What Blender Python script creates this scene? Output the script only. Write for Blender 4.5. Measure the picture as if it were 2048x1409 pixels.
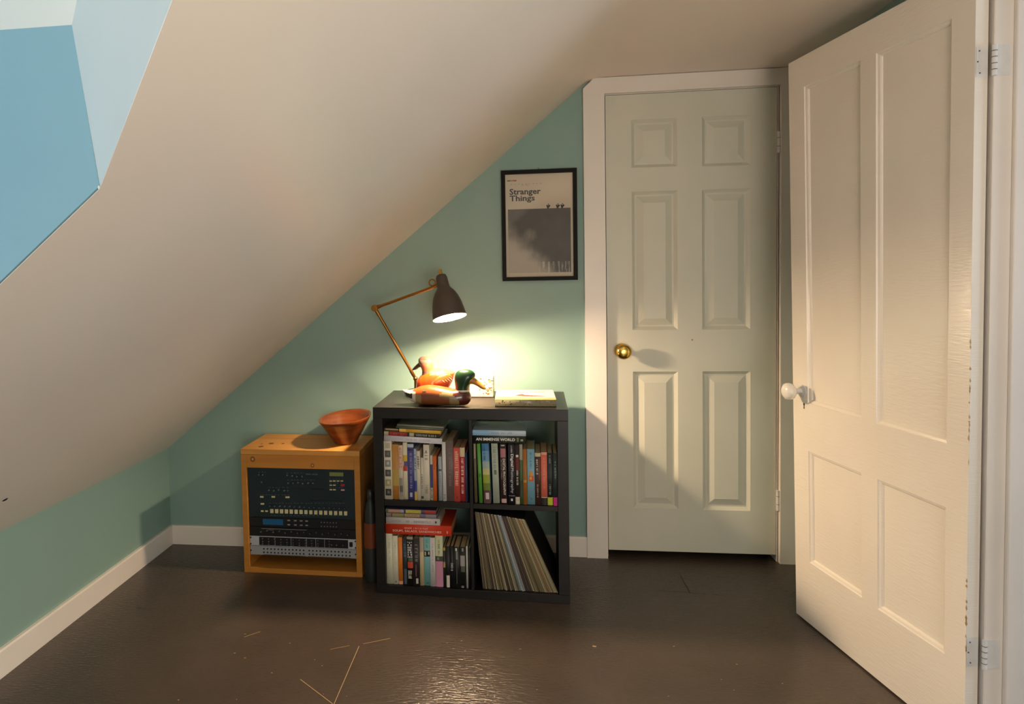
import bpy, bmesh, math, random
from mathutils import Vector, Matrix

# ------------------------------------------------------------------ clear
for o in list(bpy.data.objects):
    bpy.data.objects.remove(o, do_unlink=True)
C = bpy.context.scene.collection
R = random.Random(7)
PI = math.pi

# ------------------------------------------------------------------ camera
cam_d = bpy.data.cameras.new('camera'); cam = bpy.data.objects.new('camera', cam_d); C.objects.link(cam)
yaw, pitch, roll = .1201, -.0423, -.0193
fwd = Vector((-math.sin(yaw)*math.cos(pitch), math.cos(yaw)*math.cos(pitch), math.sin(pitch)))
rt = Vector((math.cos(yaw), math.sin(yaw), 0)); up = rt.cross(fwd)
r2 = math.cos(roll)*rt + math.sin(roll)*up; u2 = -math.sin(roll)*rt + math.cos(roll)*up
m = Matrix((r2, u2, -fwd)).transposed().to_4x4(); m.translation = Vector((0, -2.9508, 1.2813))
cam.matrix_world = m
cam_d.sensor_fit = 'HORIZONTAL'; cam_d.sensor_width = 36; cam_d.lens = 1291.47/2048*36
cam_d.shift_x = (1024-873.62)/2048; cam_d.shift_y = (610.2-704.5)/2048
cam_d.clip_start = .02; cam_d.clip_end = 60
bpy.context.scene.camera = cam

# ------------------------------------------------------------------ world, lights, exposure
sc = bpy.context.scene
sc.view_settings.view_transform = 'Standard'; sc.view_settings.look = 'None'
sc.view_settings.gamma = 1; sc.view_settings.use_curve_mapping = False
sc.view_settings.exposure = 0.0
w = bpy.data.worlds.new('world'); sc.world = w; w.use_nodes = True
w.node_tree.nodes['Background'].inputs[0].default_value = (.55, .68, .85, 1)
w.node_tree.nodes['Background'].inputs[1].default_value = .3
def area(name, loc, to, sx, sy, power, col):
    d = bpy.data.lights.new(name, 'AREA'); d.shape = 'RECTANGLE'; d.size = sx; d.size_y = sy
    d.energy = power; d.color = col
    o = bpy.data.objects.new(name, d); C.objects.link(o)
    o.location = loc; o.rotation_euler = (Vector(to)-Vector(loc)).to_track_quat('-Z', 'Y').to_euler()
    return o
area('dormer_daylight', (-2.68, -2.95, 1.2), (-1.6, -2.88, 1.25), .62, .62, 15.5, (.70, .86, 1.0))
area('hall_daylight', (2.9, -1.6, 1.2), (1.2, -1.55, 1.2), .8, 1.1, 20, (.66, .82, 1.0))
area('rear_fill_light', (.75, -4.3, .75), (-.5, 0, 1.25), 1.3, 1.0, 32, (1.0, .90, .80))  # unseen fill light, added to lift the ambient level
area('rear_ceiling_fill', (.55, -3.35, 1.0), (.45, -3.1, 2.1), .5, .5, 16, (1.0, .85, .69))  # unseen fill aimed upward, added to brighten ceiling, slope and open door

# ------------------------------------------------------------------ materials
MC = {}
def srgb(h):
    h = h.lstrip('#'); c = [int(h[i:i+2], 16)/255 for i in (0, 2, 4)]
    return tuple(x/12.92 if x <= .04045 else ((x+.055)/1.055)**2.4 for x in c)+(1,)
def paint(h, rough=.5, metal=0, spec=.5, coat=0):
    k = (h, rough, metal, spec, coat)
    if k in MC: return MC[k]
    mt = bpy.data.materials.new('paint_'+h.strip('#')); mt.use_nodes = True
    b = mt.node_tree.nodes['Principled BSDF']
    b.inputs['Base Color'].default_value = srgb(h); b.inputs['Roughness'].default_value = rough
    b.inputs['Metallic'].default_value = metal; b.inputs['Specular IOR Level'].default_value = spec
    b.inputs['Coat Weight'].default_value = coat
    MC[k] = mt
    return mt
def noisy(name, c1, c2, scale=(8, 8, 8), rough=.5, bump=0, bscale=60, bstretch=(1, 1, 1), detail=4, metal=0, lo=.35, hi=.65, coat=0, spec=.5, bdist=.002):
    mt = bpy.data.materials.new(name); mt.use_nodes = True
    nt = mt.node_tree; b = nt.nodes['Principled BSDF']; N = nt.nodes.new; L = nt.links.new
    tc = N('ShaderNodeTexCoord'); mp = N('ShaderNodeMapping'); mp.inputs['Scale'].default_value = scale
    L(tc.outputs['Object'], mp.inputs['Vector'])
    n = N('ShaderNodeTexNoise'); n.inputs['Scale'].default_value = 1; n.inputs['Detail'].default_value = detail
    L(mp.outputs[0], n.inputs['Vector'])
    cr = N('ShaderNodeValToRGB'); cr.color_ramp.elements[0].position = lo; cr.color_ramp.elements[1].position = hi
    cr.color_ramp.elements[0].color = srgb(c1); cr.color_ramp.elements[1].color = srgb(c2)
    L(n.outputs['Fac'], cr.inputs[0]); L(cr.outputs[0], b.inputs['Base Color'])
    b.inputs['Roughness'].default_value = rough; b.inputs['Metallic'].default_value = metal
    b.inputs['Coat Weight'].default_value = coat; b.inputs['Specular IOR Level'].default_value = spec
    if bump:
        m2 = N('ShaderNodeMapping'); m2.inputs['Scale'].default_value = bstretch; L(tc.outputs['Object'], m2.inputs['Vector'])
        n2 = N('ShaderNodeTexNoise'); n2.inputs['Scale'].default_value = bscale; n2.inputs['Detail'].default_value = 3
        L(m2.outputs[0], n2.inputs['Vector'])
        bp = N('ShaderNodeBump'); bp.inputs['Strength'].default_value = bump; bp.inputs['Distance'].default_value = bdist
        L(n2.outputs['Fac'], bp.inputs['Height']); L(bp.outputs[0], b.inputs['Normal'])
    return mt
M_teal = noisy('teal_wall_paint', '#89a8a0', '#8daca4', (2, 2, 2), .55, .08, 90)
M_blue = noisy('teal_paint_daylight_tint', '#86b2c6', '#8bb7ca', (2, 2, 2), .55, .08, 90)  # the teal wall paint with blue daylight put into its colour
M_white = noisy('white_plaster', '#ebddd0', '#efe2d6', (1.5, 1.5, 1.5), .36, .05, 60)
M_pale = noisy('white_plaster_daylight_tint', '#dfe8e8', '#e6eeee', (1.5, 1.5, 1.5), .6, .08, 60)  # the white ceiling plaster with cool window light put into its colour
M_trim = noisy('white_trim_gloss', '#e9e2da', '#efe8e0', (3, 3, 3), .35, .08, 25, (1, 1, .2))
M_door = noisy('closed_door_paint', '#d3d2c2', '#d8d7c8', (3, 3, 3), .42, .05, 40)
M_leaf = noisy('old_door_gloss_paint', '#efe6d8', '#f4ecdf', (2, 2, 2), .20, .45, 22, (1.2, 1.2, 9), bdist=.0016)
M_chip = paint('#b08c55', .8)
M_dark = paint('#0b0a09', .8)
M_floor = noisy('dark_painted_floor', '#473d35', '#4d423a', (5, 5, 1), .27, .6, 95, (.45, 1.5, 1), detail=6, bdist=.0035)
M_scr = paint('#a98c62', .6)
M_seam = paint('#1c1815', .7)
M_black = noisy('black_brown_veneer', '#171413', '#1e1a18', (3, 30, 30), .38, .06, 80, (.3, 3, 3))
M_brass = paint('#d9b25a', .18, 1)
M_antbrass = paint('#a8773a', .32, 1)
M_porc = paint('#f4efe6', .12, 0, .6, .5)
M_hinge = noisy('painted_hinge', '#dcdcda', '#e4e4e2', (30, 30, 30), .45, .1, 100)
M_page = noisy('page_edges', '#b9a377', '#cdb98d', (1, 1, 1), .85, 0)
M_pagew = noisy('white_page_edges', '#ddd3bd', '#e6ddc9', (1, 1, 1), .85, 0)

# ------------------------------------------------------------------ mesh builder
TXT = {}
def text_mesh(s, bold=0, align='LEFT'):
    k = (s, bold)
    if k in TXT: return TXT[k]
    cu = bpy.data.curves.new('lettering', 'FONT'); cu.body = s; cu.size = 1; cu.offset = bold; cu.resolution_u = 2
    ob = bpy.data.objects.new('lettering', cu); C.objects.link(ob)
    dg = bpy.context.evaluated_depsgraph_get(); me = bpy.data.meshes.new_from_object(ob.evaluated_get(dg))
    vs = [v.co.copy() for v in me.vertices]; fs = [tuple(p.vertices) for p in me.polygons]
    bpy.data.objects.remove(ob, do_unlink=True); bpy.data.meshes.remove(me); bpy.data.curves.remove(cu)
    x0 = min(v.x for v in vs); x1 = max(v.x for v in vs); y0 = min(v.y for v in vs); y1 = max(v.y for v in vs)
    vs = [((v.x-x0)/(x1-x0), (v.y-y0)/(y1-y0)) for v in vs]
    TXT[k] = (vs, fs); return TXT[k]

class MB:
    def __init__(s, M=None):
        s.bm = bmesh.new(); s.mats = []; s.M = M or Matrix.Identity(4)
    def mi(s, mat):
        if mat not in s.mats: s.mats.append(mat)
        return s.mats.index(mat)
    def vs(s, cos): return [s.bm.verts.new(s.M @ Vector(c)) for c in cos]
    def face(s, v, mat, smooth=False):
        try: f = s.bm.faces.new(v)
        except ValueError: return None
        f.material_index = s.mi(mat); f.smooth = smooth; return f
    def poly(s, cos, mat): return s.face(s.vs(cos), mat)
    def box(s, x0, x1, y0, y1, z0, z1, mat, bev=0, seg=2):
        v = s.vs([(x0,y0,z0),(x1,y0,z0),(x1,y1,z0),(x0,y1,z0),(x0,y0,z1),(x1,y0,z1),(x1,y1,z1),(x0,y1,z1)])
        fs = [s.face([v[i] for i in q], mat) for q in ((0,3,2,1),(4,5,6,7),(0,1,5,4),(1,2,6,5),(2,3,7,6),(3,0,4,7))]
        if bev:
            es = {e for f in fs for e in f.edges}
            r = bmesh.ops.bevel(s.bm, geom=list(es), offset=bev, segments=seg, affect='EDGES', profile=.5, clamp_overlap=True)
            for f in r['faces']: f.smooth = True
        return s
    def prism(s, pts, a, b, mat, axis='y'):
        """pts = 2-D outline, extruded between a and b along axis"""
        def P(p, t):
            return {'y': (p[0], t, p[1]), 'x': (t, p[0], p[1]), 'z': (p[0], p[1], t)}[axis]
        A = s.vs([P(p, a) for p in pts]); B = s.vs([P(p, b) for p in pts]); n = len(pts)
        s.face(A, mat); s.face(B[::-1], mat)
        for i in range(n): s.face([A[i], B[i], B[(i+1) % n], A[(i+1) % n]][::-1], mat)
        return s
    def lathe(s, prof, mat, M=None, seg=32, mats=None, cap0=False, cap1=False, fn=None):
        """prof = [(r, z)] about z, M a local matrix"""
        M = M or Matrix.Identity(4); rings = []
        for r, z in prof:
            ring = []
            for i in range(seg):
                a = 2*PI*i/seg; p = Vector((r*math.cos(a), r*math.sin(a), z))
                if fn: p = fn(p)
                ring.append(s.bm.verts.new(s.M @ (M @ p)))
            rings.append(ring)
        for k in range(len(rings)-1):
            mm = mats[k] if mats else mat
            for i in range(seg):
                j = (i+1) % seg; s.face([rings[k][i], rings[k][j], rings[k+1][j], rings[k+1][i]], mm, True)
        if cap0: s.face(rings[0][::-1], mat)
        if cap1: s.face(rings[-1], mat)
        return s
    def cyl(s, p0, p1, r0, mat, r1=None, seg=16):
        p0 = Vector(p0); p1 = Vector(p1); d = p1-p0; L = d.length
        M = d.to_track_quat('Z', 'Y').to_matrix().to_4x4(); M.translation = p0
        return s.lathe([(r0, 0), (r1 if r1 is not None else r0, L)], mat, M, seg, None, True, True)
    def ball(s, c, r, mat, seg=24, rings=14, fn=None, M=None):
        if not hasattr(r, '__len__'): r = (r, r, r)
        M0 = Matrix.Translation(Vector(c)) @ (M or Matrix.Identity(4)) @ Matrix.Diagonal((r[0], r[1], r[2], 1))
        prof = [(max(math.sin(PI*k/rings), 1e-4), -math.cos(PI*k/rings)) for k in range(rings+1)]
        return s.lathe(prof, mat, M0, seg, None, True, True)
    def tube(s, pts, r, mat, seg=10):
        pts = [Vector(p) for p in pts]; rings = []
        for i, p in enumerate(pts):
            d = (pts[min(i+1, len(pts)-1)]-pts[max(i-1, 0)]).normalized()
            q = d.to_track_quat('Z', 'Y').to_matrix()
            rings.append([s.bm.verts.new(s.M @ (p+q @ Vector((r*math.cos(2*PI*k/seg), r*math.sin(2*PI*k/seg), 0)))) for k in range(seg)])
        for a, b in zip(rings, rings[1:]):
            for k in range(seg): s.face([a[k], a[(k+1) % seg], b[(k+1) % seg], b[k]], mat, True)
        s.face(rings[0][::-1], mat); s.face(rings[-1], mat); return s
    def loft(s, secs, mat, seg=24, caps=True):
        """secs: list of (cx,cy,cz, ry, rzup, rzdown, power) : cross-sections in the y-z plane along x"""
        rings = []
        for cx, cy, cz, ry, ru, rd in secs:
            ring = []
            for k in range(seg):
                a = 2*PI*k/seg; c, q = math.cos(a), math.sin(a)
                c = math.copysign(abs(c)**.85, c); q2 = math.copysign(abs(q)**.85, q)
                ring.append(s.bm.verts.new(s.M @ Vector((cx, cy+ry*c, cz+(ru if q >= 0 else rd)*q2))))
            rings.append(ring)
        for a, b in zip(rings, rings[1:]):
            for k in range(seg): s.face([a[k], a[(k+1) % seg], b[(k+1) % seg], b[k]], mat, True)
        if caps: s.face(rings[0][::-1], mat, True); s.face(rings[-1], mat, True)
        return s
    def text(s, string, fn, mat, bold=0):
        """fn maps (u,v) in 0..1 of the text box to a 3-D point"""
        vs, fs = text_mesh(string, bold); V = s.vs([fn(u, v) for u, v in vs])
        for f in fs: s.face([V[i] for i in f], mat)
        return s
    def strokes(s, string, fn, mat):
        """illegible lettering: one small upright mark per letter, gaps between words"""
        n = len(string); rr_ = random.Random(sum(map(ord, string)))
        for i, ch in enumerate(string):
            if not ch.isalnum(): continue
            a, w_ = i/n, 1/n; hgt = rr_.uniform(.82, 1)
            bars = [(a+.12*w_, a+.34*w_, 0, hgt)]
            if rr_.random() < .6: bars.append((a+.52*w_, a+.76*w_, 0, hgt))
            if rr_.random() < .7: bars.append((a+.12*w_, a+.78*w_, *rr_.choice([(0, .16), (.42, .58), (hgt-.16, hgt)])))
            for u0, u1, v0, v1 in bars: s.poly([fn(u0, v0), fn(u1, v0), fn(u1, v1), fn(u0, v1)], mat)
        return s
    def build(s, name, parent=None, loc=None, rot=None, recalc=True, sharp=None):
        if recalc: bmesh.ops.recalc_face_normals(s.bm, faces=s.bm.faces)
        me = bpy.data.meshes.new(name); s.bm.to_mesh(me); s.bm.free()
        for mt in s.mats: me.materials.append(mt)
        if sharp: me.set_sharp_from_angle(angle=math.radians(sharp))
        o = bpy.data.objects.new(name, me); C.objects.link(o)
        if parent: o.parent = parent
        if loc: o.location = loc
        if rot: o.rotation_euler = rot
        return o
def tag(o, label=None, cat=None, group=None, kind=None):
    if label: o['label'] = label
    if cat: o['category'] = cat
    if group: o['group'] = group
    if kind: o['kind'] = kind
    return o
def empty(name, loc=(0, 0, 0), rz=0, **k):
    o = bpy.data.objects.new(name, None); C.objects.link(o); o.location = loc; o.rotation_euler = (0, 0, rz)
    o.empty_display_size = .05
    return tag(o, **k)
def struct(o, label, cat): return tag(o, label, cat, kind='structure')

# ------------------------------------------------------------------ room shell
XL, XR, YB, ZC = -1.696, 1.222, -4.7, 2.143
SL = .8207
def zs(x): return .471+(x-XL)*SL
b = MB(); b.box(-2.9, 3.1, YB-.1, .3, -.06, 0, M_floor)
def strip(p, q, wd, mt, z=.0006):
    p = Vector((*p, 0)); q = Vector((*q, 0)); d = (q-p).normalized(); n = Vector((-d.y, d.x, 0))*wd/2
    b.poly([(p+n).to_tuple()[:2]+(z,), (p-n).to_tuple()[:2]+(z,), (q-n).to_tuple()[:2]+(z,), (q+n).to_tuple()[:2]+(z,)], mt)
strip((-.559, -1.20), (-.556, -.80), .0022, M_scr); strip((-.652, -.828), (-.59, -.80), .0016, M_scr)
strip((-.545, -.785), (-.457, -.743), .002, M_scr); strip((-.70, -1.0), (-.563, -1.107), .0022, M_scr)
strip((.681, -.158), (.68, -.319), .003, M_seam); strip((.55, -.305), (.80, -.325), .0015, M_seam)
strip((-.985, -.78), (-.94, -.74), .002, M_scr); strip((-1.5, -.62), (-1.43, -.615), .002, M_seam)
strip((.25, -.73), (.262, -.732), .008, M_scr)
for k in range(46):
    x, y = R.uniform(-1.1, .9), R.uniform(-1.3, -.7); a = R.uniform(-.5, .5); l = R.uniform(.002, .007)
    strip((x, y), (x+l*math.cos(a), y+l*math.sin(a)), R.uniform(.0012, .0025), M_scr)
strip((.0, -1.02), (.006, -1.017), .006, M_seam); strip((1.06, -.27), (1.067, -.268), .006, M_seam)
struct(b.build('floor', recalc=False), 'dark brown glossy painted board floor with pale scratches', 'floor')

b = MB(); hx0, hx1, hz = .402, 1.133, 2.073
b.box(-1.85, hx0, 0, .1, -.02, 2.4, M_teal); b.box(hx1, 1.35, 0, .1, -.02, 2.4, M_teal); b.box(hx0, hx1, 0, .1, hz, 2.4, M_teal)
struct(b.build('wall_back'), 'teal green back wall lit by the desk lamp', 'wall')
b = MB(); b.box(.36, 1.18, .1, .5, -.02, 0.0, M_floor); b.box(.36, hx0, .1, .5, 0, 2.2, M_dark); b.box(hx1, 1.18, .1, .5, 0, 2.2, M_dark); b.box(.36, 1.18, .5, .52, 0, 2.2, M_dark)  # closet sides and back painted black, standing in for shade under the door
struct(b.build('wall_closet'), 'closet behind the closed door, painted black for the shade under its bottom edge', 'wall')
b = MB(); b.box(XL-.1, XL, YB, 0, -.02, .60, M_teal)
struct(b.build('wall_left'), 'low pale green knee wall on the left under the sloping ceiling', 'wall')
# slope and flat ceiling: one plaster shell with the dormer hole cut out
b = MB(); th = .001; nx, nz = -SL/math.hypot(SL, 1), 1/math.hypot(SL, 1)
rr = .16; tl = rr*math.tan(math.atan(SL)/2); kx = XL+(ZC-.471)/SL; xt = kx-tl*math.cos(math.atan(SL))
def slab(pts):
    A = b.vs([(x, y, zs(x)) for x, y in pts]); B = b.vs([(x+nx*th, y, zs(x)+nz*th) for x, y in pts]); n = len(pts)
    b.face(A, M_white); b.face(B[::-1], M_white)
    for i in range(n): b.face([A[i], B[i], B[(i+1) % n], A[(i+1) % n]][::-1], M_white)
slab([(XL-.06, 0.02), (xt, 0.02), (xt, -2.1348), (XL-.06, -2.1348)])
slab([(-.5525, -2.1348), (xt, -2.1348), (xt, YB), (-.1, YB), (-.1, -2.507)])
slab([(XL-.06, -2.1348), (-1.5, -2.1348), (-1.5, YB), (XL-.06, YB)])
slab([(-.1, -3.586), (-.1, -3.7), (-.286, -3.7)])
slab([(-1.5, -3.7), (-.1, -3.7), (-.1, YB), (-1.5, YB)])
arc = []
ang = math.atan(SL)
for k in range(13):
    t = ang*(1-k/12); cxx = kx+tl; arc.append((cxx-rr*math.sin(t), ZC-rr+rr*math.cos(t)))
arc.append((3.1, ZC))
A0 = b.vs([(x, .02, z) for x, z in arc]); A1 = b.vs([(x, YB, z) for x, z in arc])
for i in range(len(arc)-1): b.face([A0[i], A0[i+1], A1[i+1], A1[i]], M_white, True)
b.box(xt, 3.1, YB, .02, ZC+.04, ZC+.1, M_white)
b.ball((-1.4516, -1.2943, .6717), (.006, .010, .003), M_dark, 8, 6, M=Matrix.Rotation(-ang, 4, 'Y'))
struct(b.build('ceiling'), 'sloping white attic ceiling running into the flat ceiling', 'ceiling')

# dormer
b = MB(); ycheek = -2.137
b.prism([(-.5525, 1.4125), (-.5817, 1.6285), (-2.6, 1.6285), (-2.6, .60), (-1.56, .5865)], ycheek, ycheek+.06, M_blue)
struct(b.build('wall_dormer_far'), 'bright blue side wall of the window dormer, top left of the photo', 'wall')
b = MB(); P = Vector((-.5525, -2.1348, 1.4095)); Q = Vector((-.5817, -2.137, 1.628)); E1 = Vector((-.1, -2.507, 1.7795)); E2 = Vector((-.1, -2.540, 2.152))
b.poly([P, Q, E2, E1], M_pale)
b.ball((-.552, -2.138, 1.411), (.0015, .0015, .003), M_pale, 8, 6)
struct(b.build('wall_dormer_corner'), 'pale daylit angled corner between blue dormer wall and slope', 'wall')
b = MB()
for q in ([(-2.6, -2.137, 1.628), (-.5817, -2.137, 1.628), (-.1, -2.540, 2.152), (-.1, -2.92, 2.646), (-2.6, -2.92, 2.646)], [(-2.6, -2.92, 2.646), (-.1, -2.92, 2.646), (-.1, -3.586, 1.782), (-.286, -3.70, 1.632), (-2.6, -3.70, 1.632)]):
    b.poly(q, M_pale); b.poly([(x, y, z+.04) for x, y, z in q], M_pale)
b.prism([(-2.507, 1.80), (-2.507, 2.22), (-2.92, 2.70), (-3.76, 1.80)], -.1, -.06, M_pale, 'x')
struct(b.build('ceiling_dormer', recalc=False), 'pale gabled ceiling inside the window dormer', 'ceiling')
b = MB(); b.prism([(-.286, 1.65), (-2.6, 1.66), (-2.6, .60), (-1.5, .60)], -3.76, -3.7, M_blue)
struct(b.build('wall_dormer_near'), 'blue near side wall of the window dormer', 'wall')
b = MB(); b.box(-2.6, -1.5, -3.7, ycheek, .60, .63, M_trim)
struct(b.build('trim_dormer_sill'), 'white sill board of the window dormer', 'sill')
b = MB(); b.box(-2.66, -2.6, -3.76, -2.07, .60, .87, M_blue); b.prism([(-3.76, 1.53), (-2.07, 1.53), (-2.07, 1.70), (-2.92, 2.72), (-3.76, 1.70)], -2.66, -2.6, M_blue, 'x')
b.box(-2.66, -2.6, -3.76, -3.28, .87, 1.53, M_blue); b.box(-2.66, -2.6, -2.62, -2.07, .87, 1.53, M_blue)
struct(b.build('wall_dormer_end'), 'blue end wall of the dormer around the window', 'wall')
b = MB()
b.box(-2.65, -2.58, -3.28, -3.24, .87, 1.53, M_trim); b.box(-2.65, -2.58, -2.66, -2.62, .87, 1.53, M_trim)
b.box(-2.65, -2.58, -3.28, -2.62, .87, .91, M_trim); b.box(-2.65, -2.58, -3.28, -2.62, 1.49, 1.53, M_trim); b.box(-2.65, -2.60, -3.24, -2.66, 1.19, 1.21, M_trim)
struct(b.build('window_1'), 'white framed dormer window letting in daylight', 'window')

# right wall with the doorway, the hall beyond it, rear wall
b = MB(); b.box(XR, 1.36, -1.13, 0, -.02, 2.3, M_teal); b.box(XR, 1.36, YB, -2.0, -.02, 2.3, M_teal); b.box(XR, 1.36, -2.0, -1.13, 2.07, 2.3, M_teal)
struct(b.build('wall_right'), 'teal right wall behind the open door', 'wall')
b = MB()
b.box(1.36, 3.05, -1.02, -.96, -.02, 2.3, M_white); b.box(1.36, 3.05, YB, YB+.06, -.02, 2.3, M_white)
b.box(3.0, 3.06, YB, -.96, -.02, .85, M_white); b.box(3.0, 3.06, YB, -.96, 2.05, 2.3, M_white)
b.box(3.0, 3.06, YB, -2.0, .85, 2.05, M_white); b.box(3.0, 3.06, -1.2, -.96, .85, 2.05, M_white)
struct(b.build('wall_hall'), 'white walls of the hall beyond the doorway', 'wall')
b = MB()
b.box(-1.8, 1.4, YB-.06, YB, -.02, 2.3, M_white)
struct(b.build('wall_rear'), 'plain rear wall behind the viewpoint', 'wall')

# baseboards
def board(name, prof, M, L, lab):
    bb = MB(M); bb.prism(prof, 0, L, M_trim, 'y'); return struct(bb.build(name), lab, 'baseboard')
prof = [(0, 0), (.016, 0), (.016, .086), (.012, .092), (0, .092)]
bb = MB(); bb.prism([(XL+p, z) for p, z in prof], YB, 0, M_trim, 'y')
struct(bb.build('baseboard_left'), 'white baseboard along the low left wall', 'baseboard')
bb = MB(); bb.prism([(-p, z) for p, z in prof], XL+.016, .311, M_trim, 'x')
struct(bb.build('baseboard_back'), 'white baseboard along the back wall behind the bookcase', 'baseboard')

# ------------------------------------------------------------------ panelled door faces
def panel_face(b, x0, x1, z0, z1, rects, rings, mat, P):
    """P(x, d, z) -> point, d = depth behind the face. rings [(inset, depth)], last one is filled."""
    xs = sorted({x0, x1, *[r[0] for r in rects], *[r[1] for r in rects]}); z_ = sorted({z0, z1, *[r[2] for r in rects], *[r[3] for r in rects]})
    for i in range(len(xs)-1):
        for j in range(len(z_)-1):
            cx, cz = (xs[i]+xs[i+1])/2, (z_[j]+z_[j+1])/2
            if any(r[0] < cx < r[1] and r[2] < cz < r[3] for r in rects): continue
            b.poly([P(xs[i], 0, z_[j]), P(xs[i+1], 0, z_[j]), P(xs[i+1], 0, z_[j+1]), P(xs[i], 0, z_[j+1])], mat)
    for r in rects:
        prev = None
        for ins, d in rings:
            q = [(r[0]+ins, r[2]+ins), (r[1]-ins, r[2]+ins), (r[1]-ins, r[3]-ins), (r[0]+ins, r[3]-ins)]
            cur = b.vs([P(x, d, z) for x, z in q])
            if prev:
                for k in range(4): b.face([prev[k], prev[(k+1) % 4], cur[(k+1) % 4], cur[k]], mat)
            prev = cur
        b.face(prev, mat)
def door_slab(b, x0, x1, z0, z1, th, rects, rings, mat, P, edge=None):
    panel_face(b, x0, x1, z0, z1, rects, rings, mat, P)
    Pb = lambda x, d, z: P(x, th-d, z)
    panel_face(b, x0, x1, z0, z1, rects, rings, mat, Pb)
    for q in (((x0, z0), (x0, z1)), ((x1, z0), (x1, z1)), ((x0, z0), (x1, z0)), ((x0, z1), (x1, z1))):
        (a, c), (d, e) = q; b.poly([P(a, 0, c), P(d, 0, e), P(d, th, e), P(a, th, c)], edge or mat)

# closed six-panel door
b = MB()
rects = [(.520, .714, .224, .844), (.819, 1.020, .224, .845), (.520, .714, 1.031, 1.643), (.818, 1.018, 1.030, 1.642), (.520, .714, 1.748, 1.957), (.819, 1.018, 1.742, 1.957)]
rings = [(0, 0), (.006, .006), (.014, .013), (.021, .013), (.050, .002), (.051, .002)]
door_slab(b, .409, 1.127, .031, 2.068, .035, rects, rings, M_door, lambda x, d, z: (x, .002+d, z))
b.ball((.775, .001, .985), .0035, M_chip, 8, 6)
d1 = b.build('door_1', recalc=True); struct(d1, 'closed cream six panel door with brass knob in the back wall', 'door')
b = MB(); Mk = Matrix.Translation((.473, .002, .939)) @ Matrix.Rotation(PI/2, 4, 'X')
b.lathe([(.0, .006), (.012, .006), (.011, .028), (.016, .032), (.030, .040), (.034, .052), (.031, .062), (.022, .068), (.010, .070), (.0, .070)], M_brass, Mk, 40)
k = b.build('door_knob', d1, sharp=40)
b = MB(); b.lathe([(.0, 0), (.031, 0), (.033, .004), (.030, .008), (.014, .010), (0, .010)], M_brass, Mk, 40); b.build('knob_rose', k, sharp=40)
for z in (1.832, .278):
    b = MB(); b.cyl((1.131, -.009, z-.045), (1.131, -.009, z+.045), .0065, M_hinge); b.box(1.1275, 1.134, -.006, .02, z-.045, z+.045, M_hinge)
    for q in (-.018, .018): b.cyl((1.131, -.009, z+q-.0008), (1.131, -.009, z+q+.0008), .0068, M_dark)
    b.build('hinge', d1, sharp=40)
# casing and jamb
b = MB()
b.prism([(.311, 0), (hx0, 0), (hx0, 2.072), (1.136, 2.072), (1.136, 0), (1.2, 0), (1.2, 2.141), (.358, 2.141), (.311, 2.098)], -.022, 0, M_trim)
b.box(hx0-.001, hx0+.004, 0, .1, 0, 2.072, M_trim); b.box(1.130, 1.136, 0, .1, 0, 2.072, M_trim); b.box(hx0, 1.136, 0, .1, 2.070, 2.076, M_trim)
struct(b.build('trim_1'), 'white casing around the closed door, notched under the slope', 'casing')
# doorway jamb and stop at the right edge
b = MB(); b.box(1.203, 1.364, -1.150, -1.129, 0, 2.07, M_trim, .002); b.box(1.246, 1.285, -1.163, -1.150, 0, 2.07, M_trim, .003)
b.box(1.203, 1.3635, -2.0, -1.975, 0, 2.07, M_trim); b.box(1.203, 1.3635, -1.98, -1.145, 2.05, 2.071, M_trim)
struct(b.build('trim_2'), 'white doorway jamb with stop at the right edge of the photo', 'jamb')
b = MB(); b.box(1.204, 1.222, -1.148, -1.075, 0, 2.11, M_trim, .002)
struct(b.build('trim_3'), 'white casing behind the open door', 'casing')

# open four-panel leaf
ld = Vector((.19271, -.98126, 0)); ln = Vector((.98126, .19271, 0)); L0 = Vector((1.026, -.455, 0)); LW = .704
def LP(t, d, z):
    t2 = t-.06*z/2.04*max(0, 1-t/LW)
    return L0+ld*t2+ln*d+Vector((0, 0, z))
b = MB()
rects = [(.080, .335, .806, 1.935), (.395, .640, .806, 1.935), (.080, .335, .231, .633), (.400, .640, .229, .634)]
rings = [(0, 0), (.002, .004), (.009, .006), (.012, .009), (.013, .012), (.014, .012)]
door_slab(b, 0, LW, .006, 2.044, .035, rects, rings, M_leaf, LP)
for q in range(26):
    z = R.choice([R.uniform(.3, 1.35), R.uniform(.2, .5), R.uniform(.85, 1.1)]); l = R.uniform(.003, .02)
    b.poly([LP(LW+.0004, .0, z), LP(LW+.0004, R.uniform(.001, .004), z+l*.3), LP(LW+.0004, .0, z+l)], M_chip)
    b.poly([LP(LW, -.0004, z), LP(LW-R.uniform(.001, .004), -.0004, z+l*.4), LP(LW, -.0004, z+l)], M_chip)
d2 = b.build('door_2'); struct(d2, 'old cream white four panel door standing open on the right', 'door')
b = MB(); kp = LP(.052, 0, .845); Mk = Matrix.Translation(kp) @ (-ln).to_track_quat('Z', 'Y').to_matrix().to_4x4()
b.lathe([(0, .004), (.010, .004), (.009, .03), (.012, .032)], M_hinge, Mk, 24)
b.lathe([(.012, .030), (.020, .033), (.029, .042), (.031, .052), (.028, .063), (.018, .070), (.006, .072), (0, .072)], M_porc, Mk, 32)
k = tag(b.build('door_knob', d2, sharp=50), label='white porcelain knob')
b = MB(); b.lathe([(0, 0), (.024, 0), (.024, .003), (.010, .006), (0, .006)], M_hinge, Mk, 24); b.build('knob_rose', k, sharp=40)
b = MB(); q = [(-.012, -.022), (.012, -.022), (.012, .022), (-.012, .022)]
kc = (.062, .792)
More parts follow.
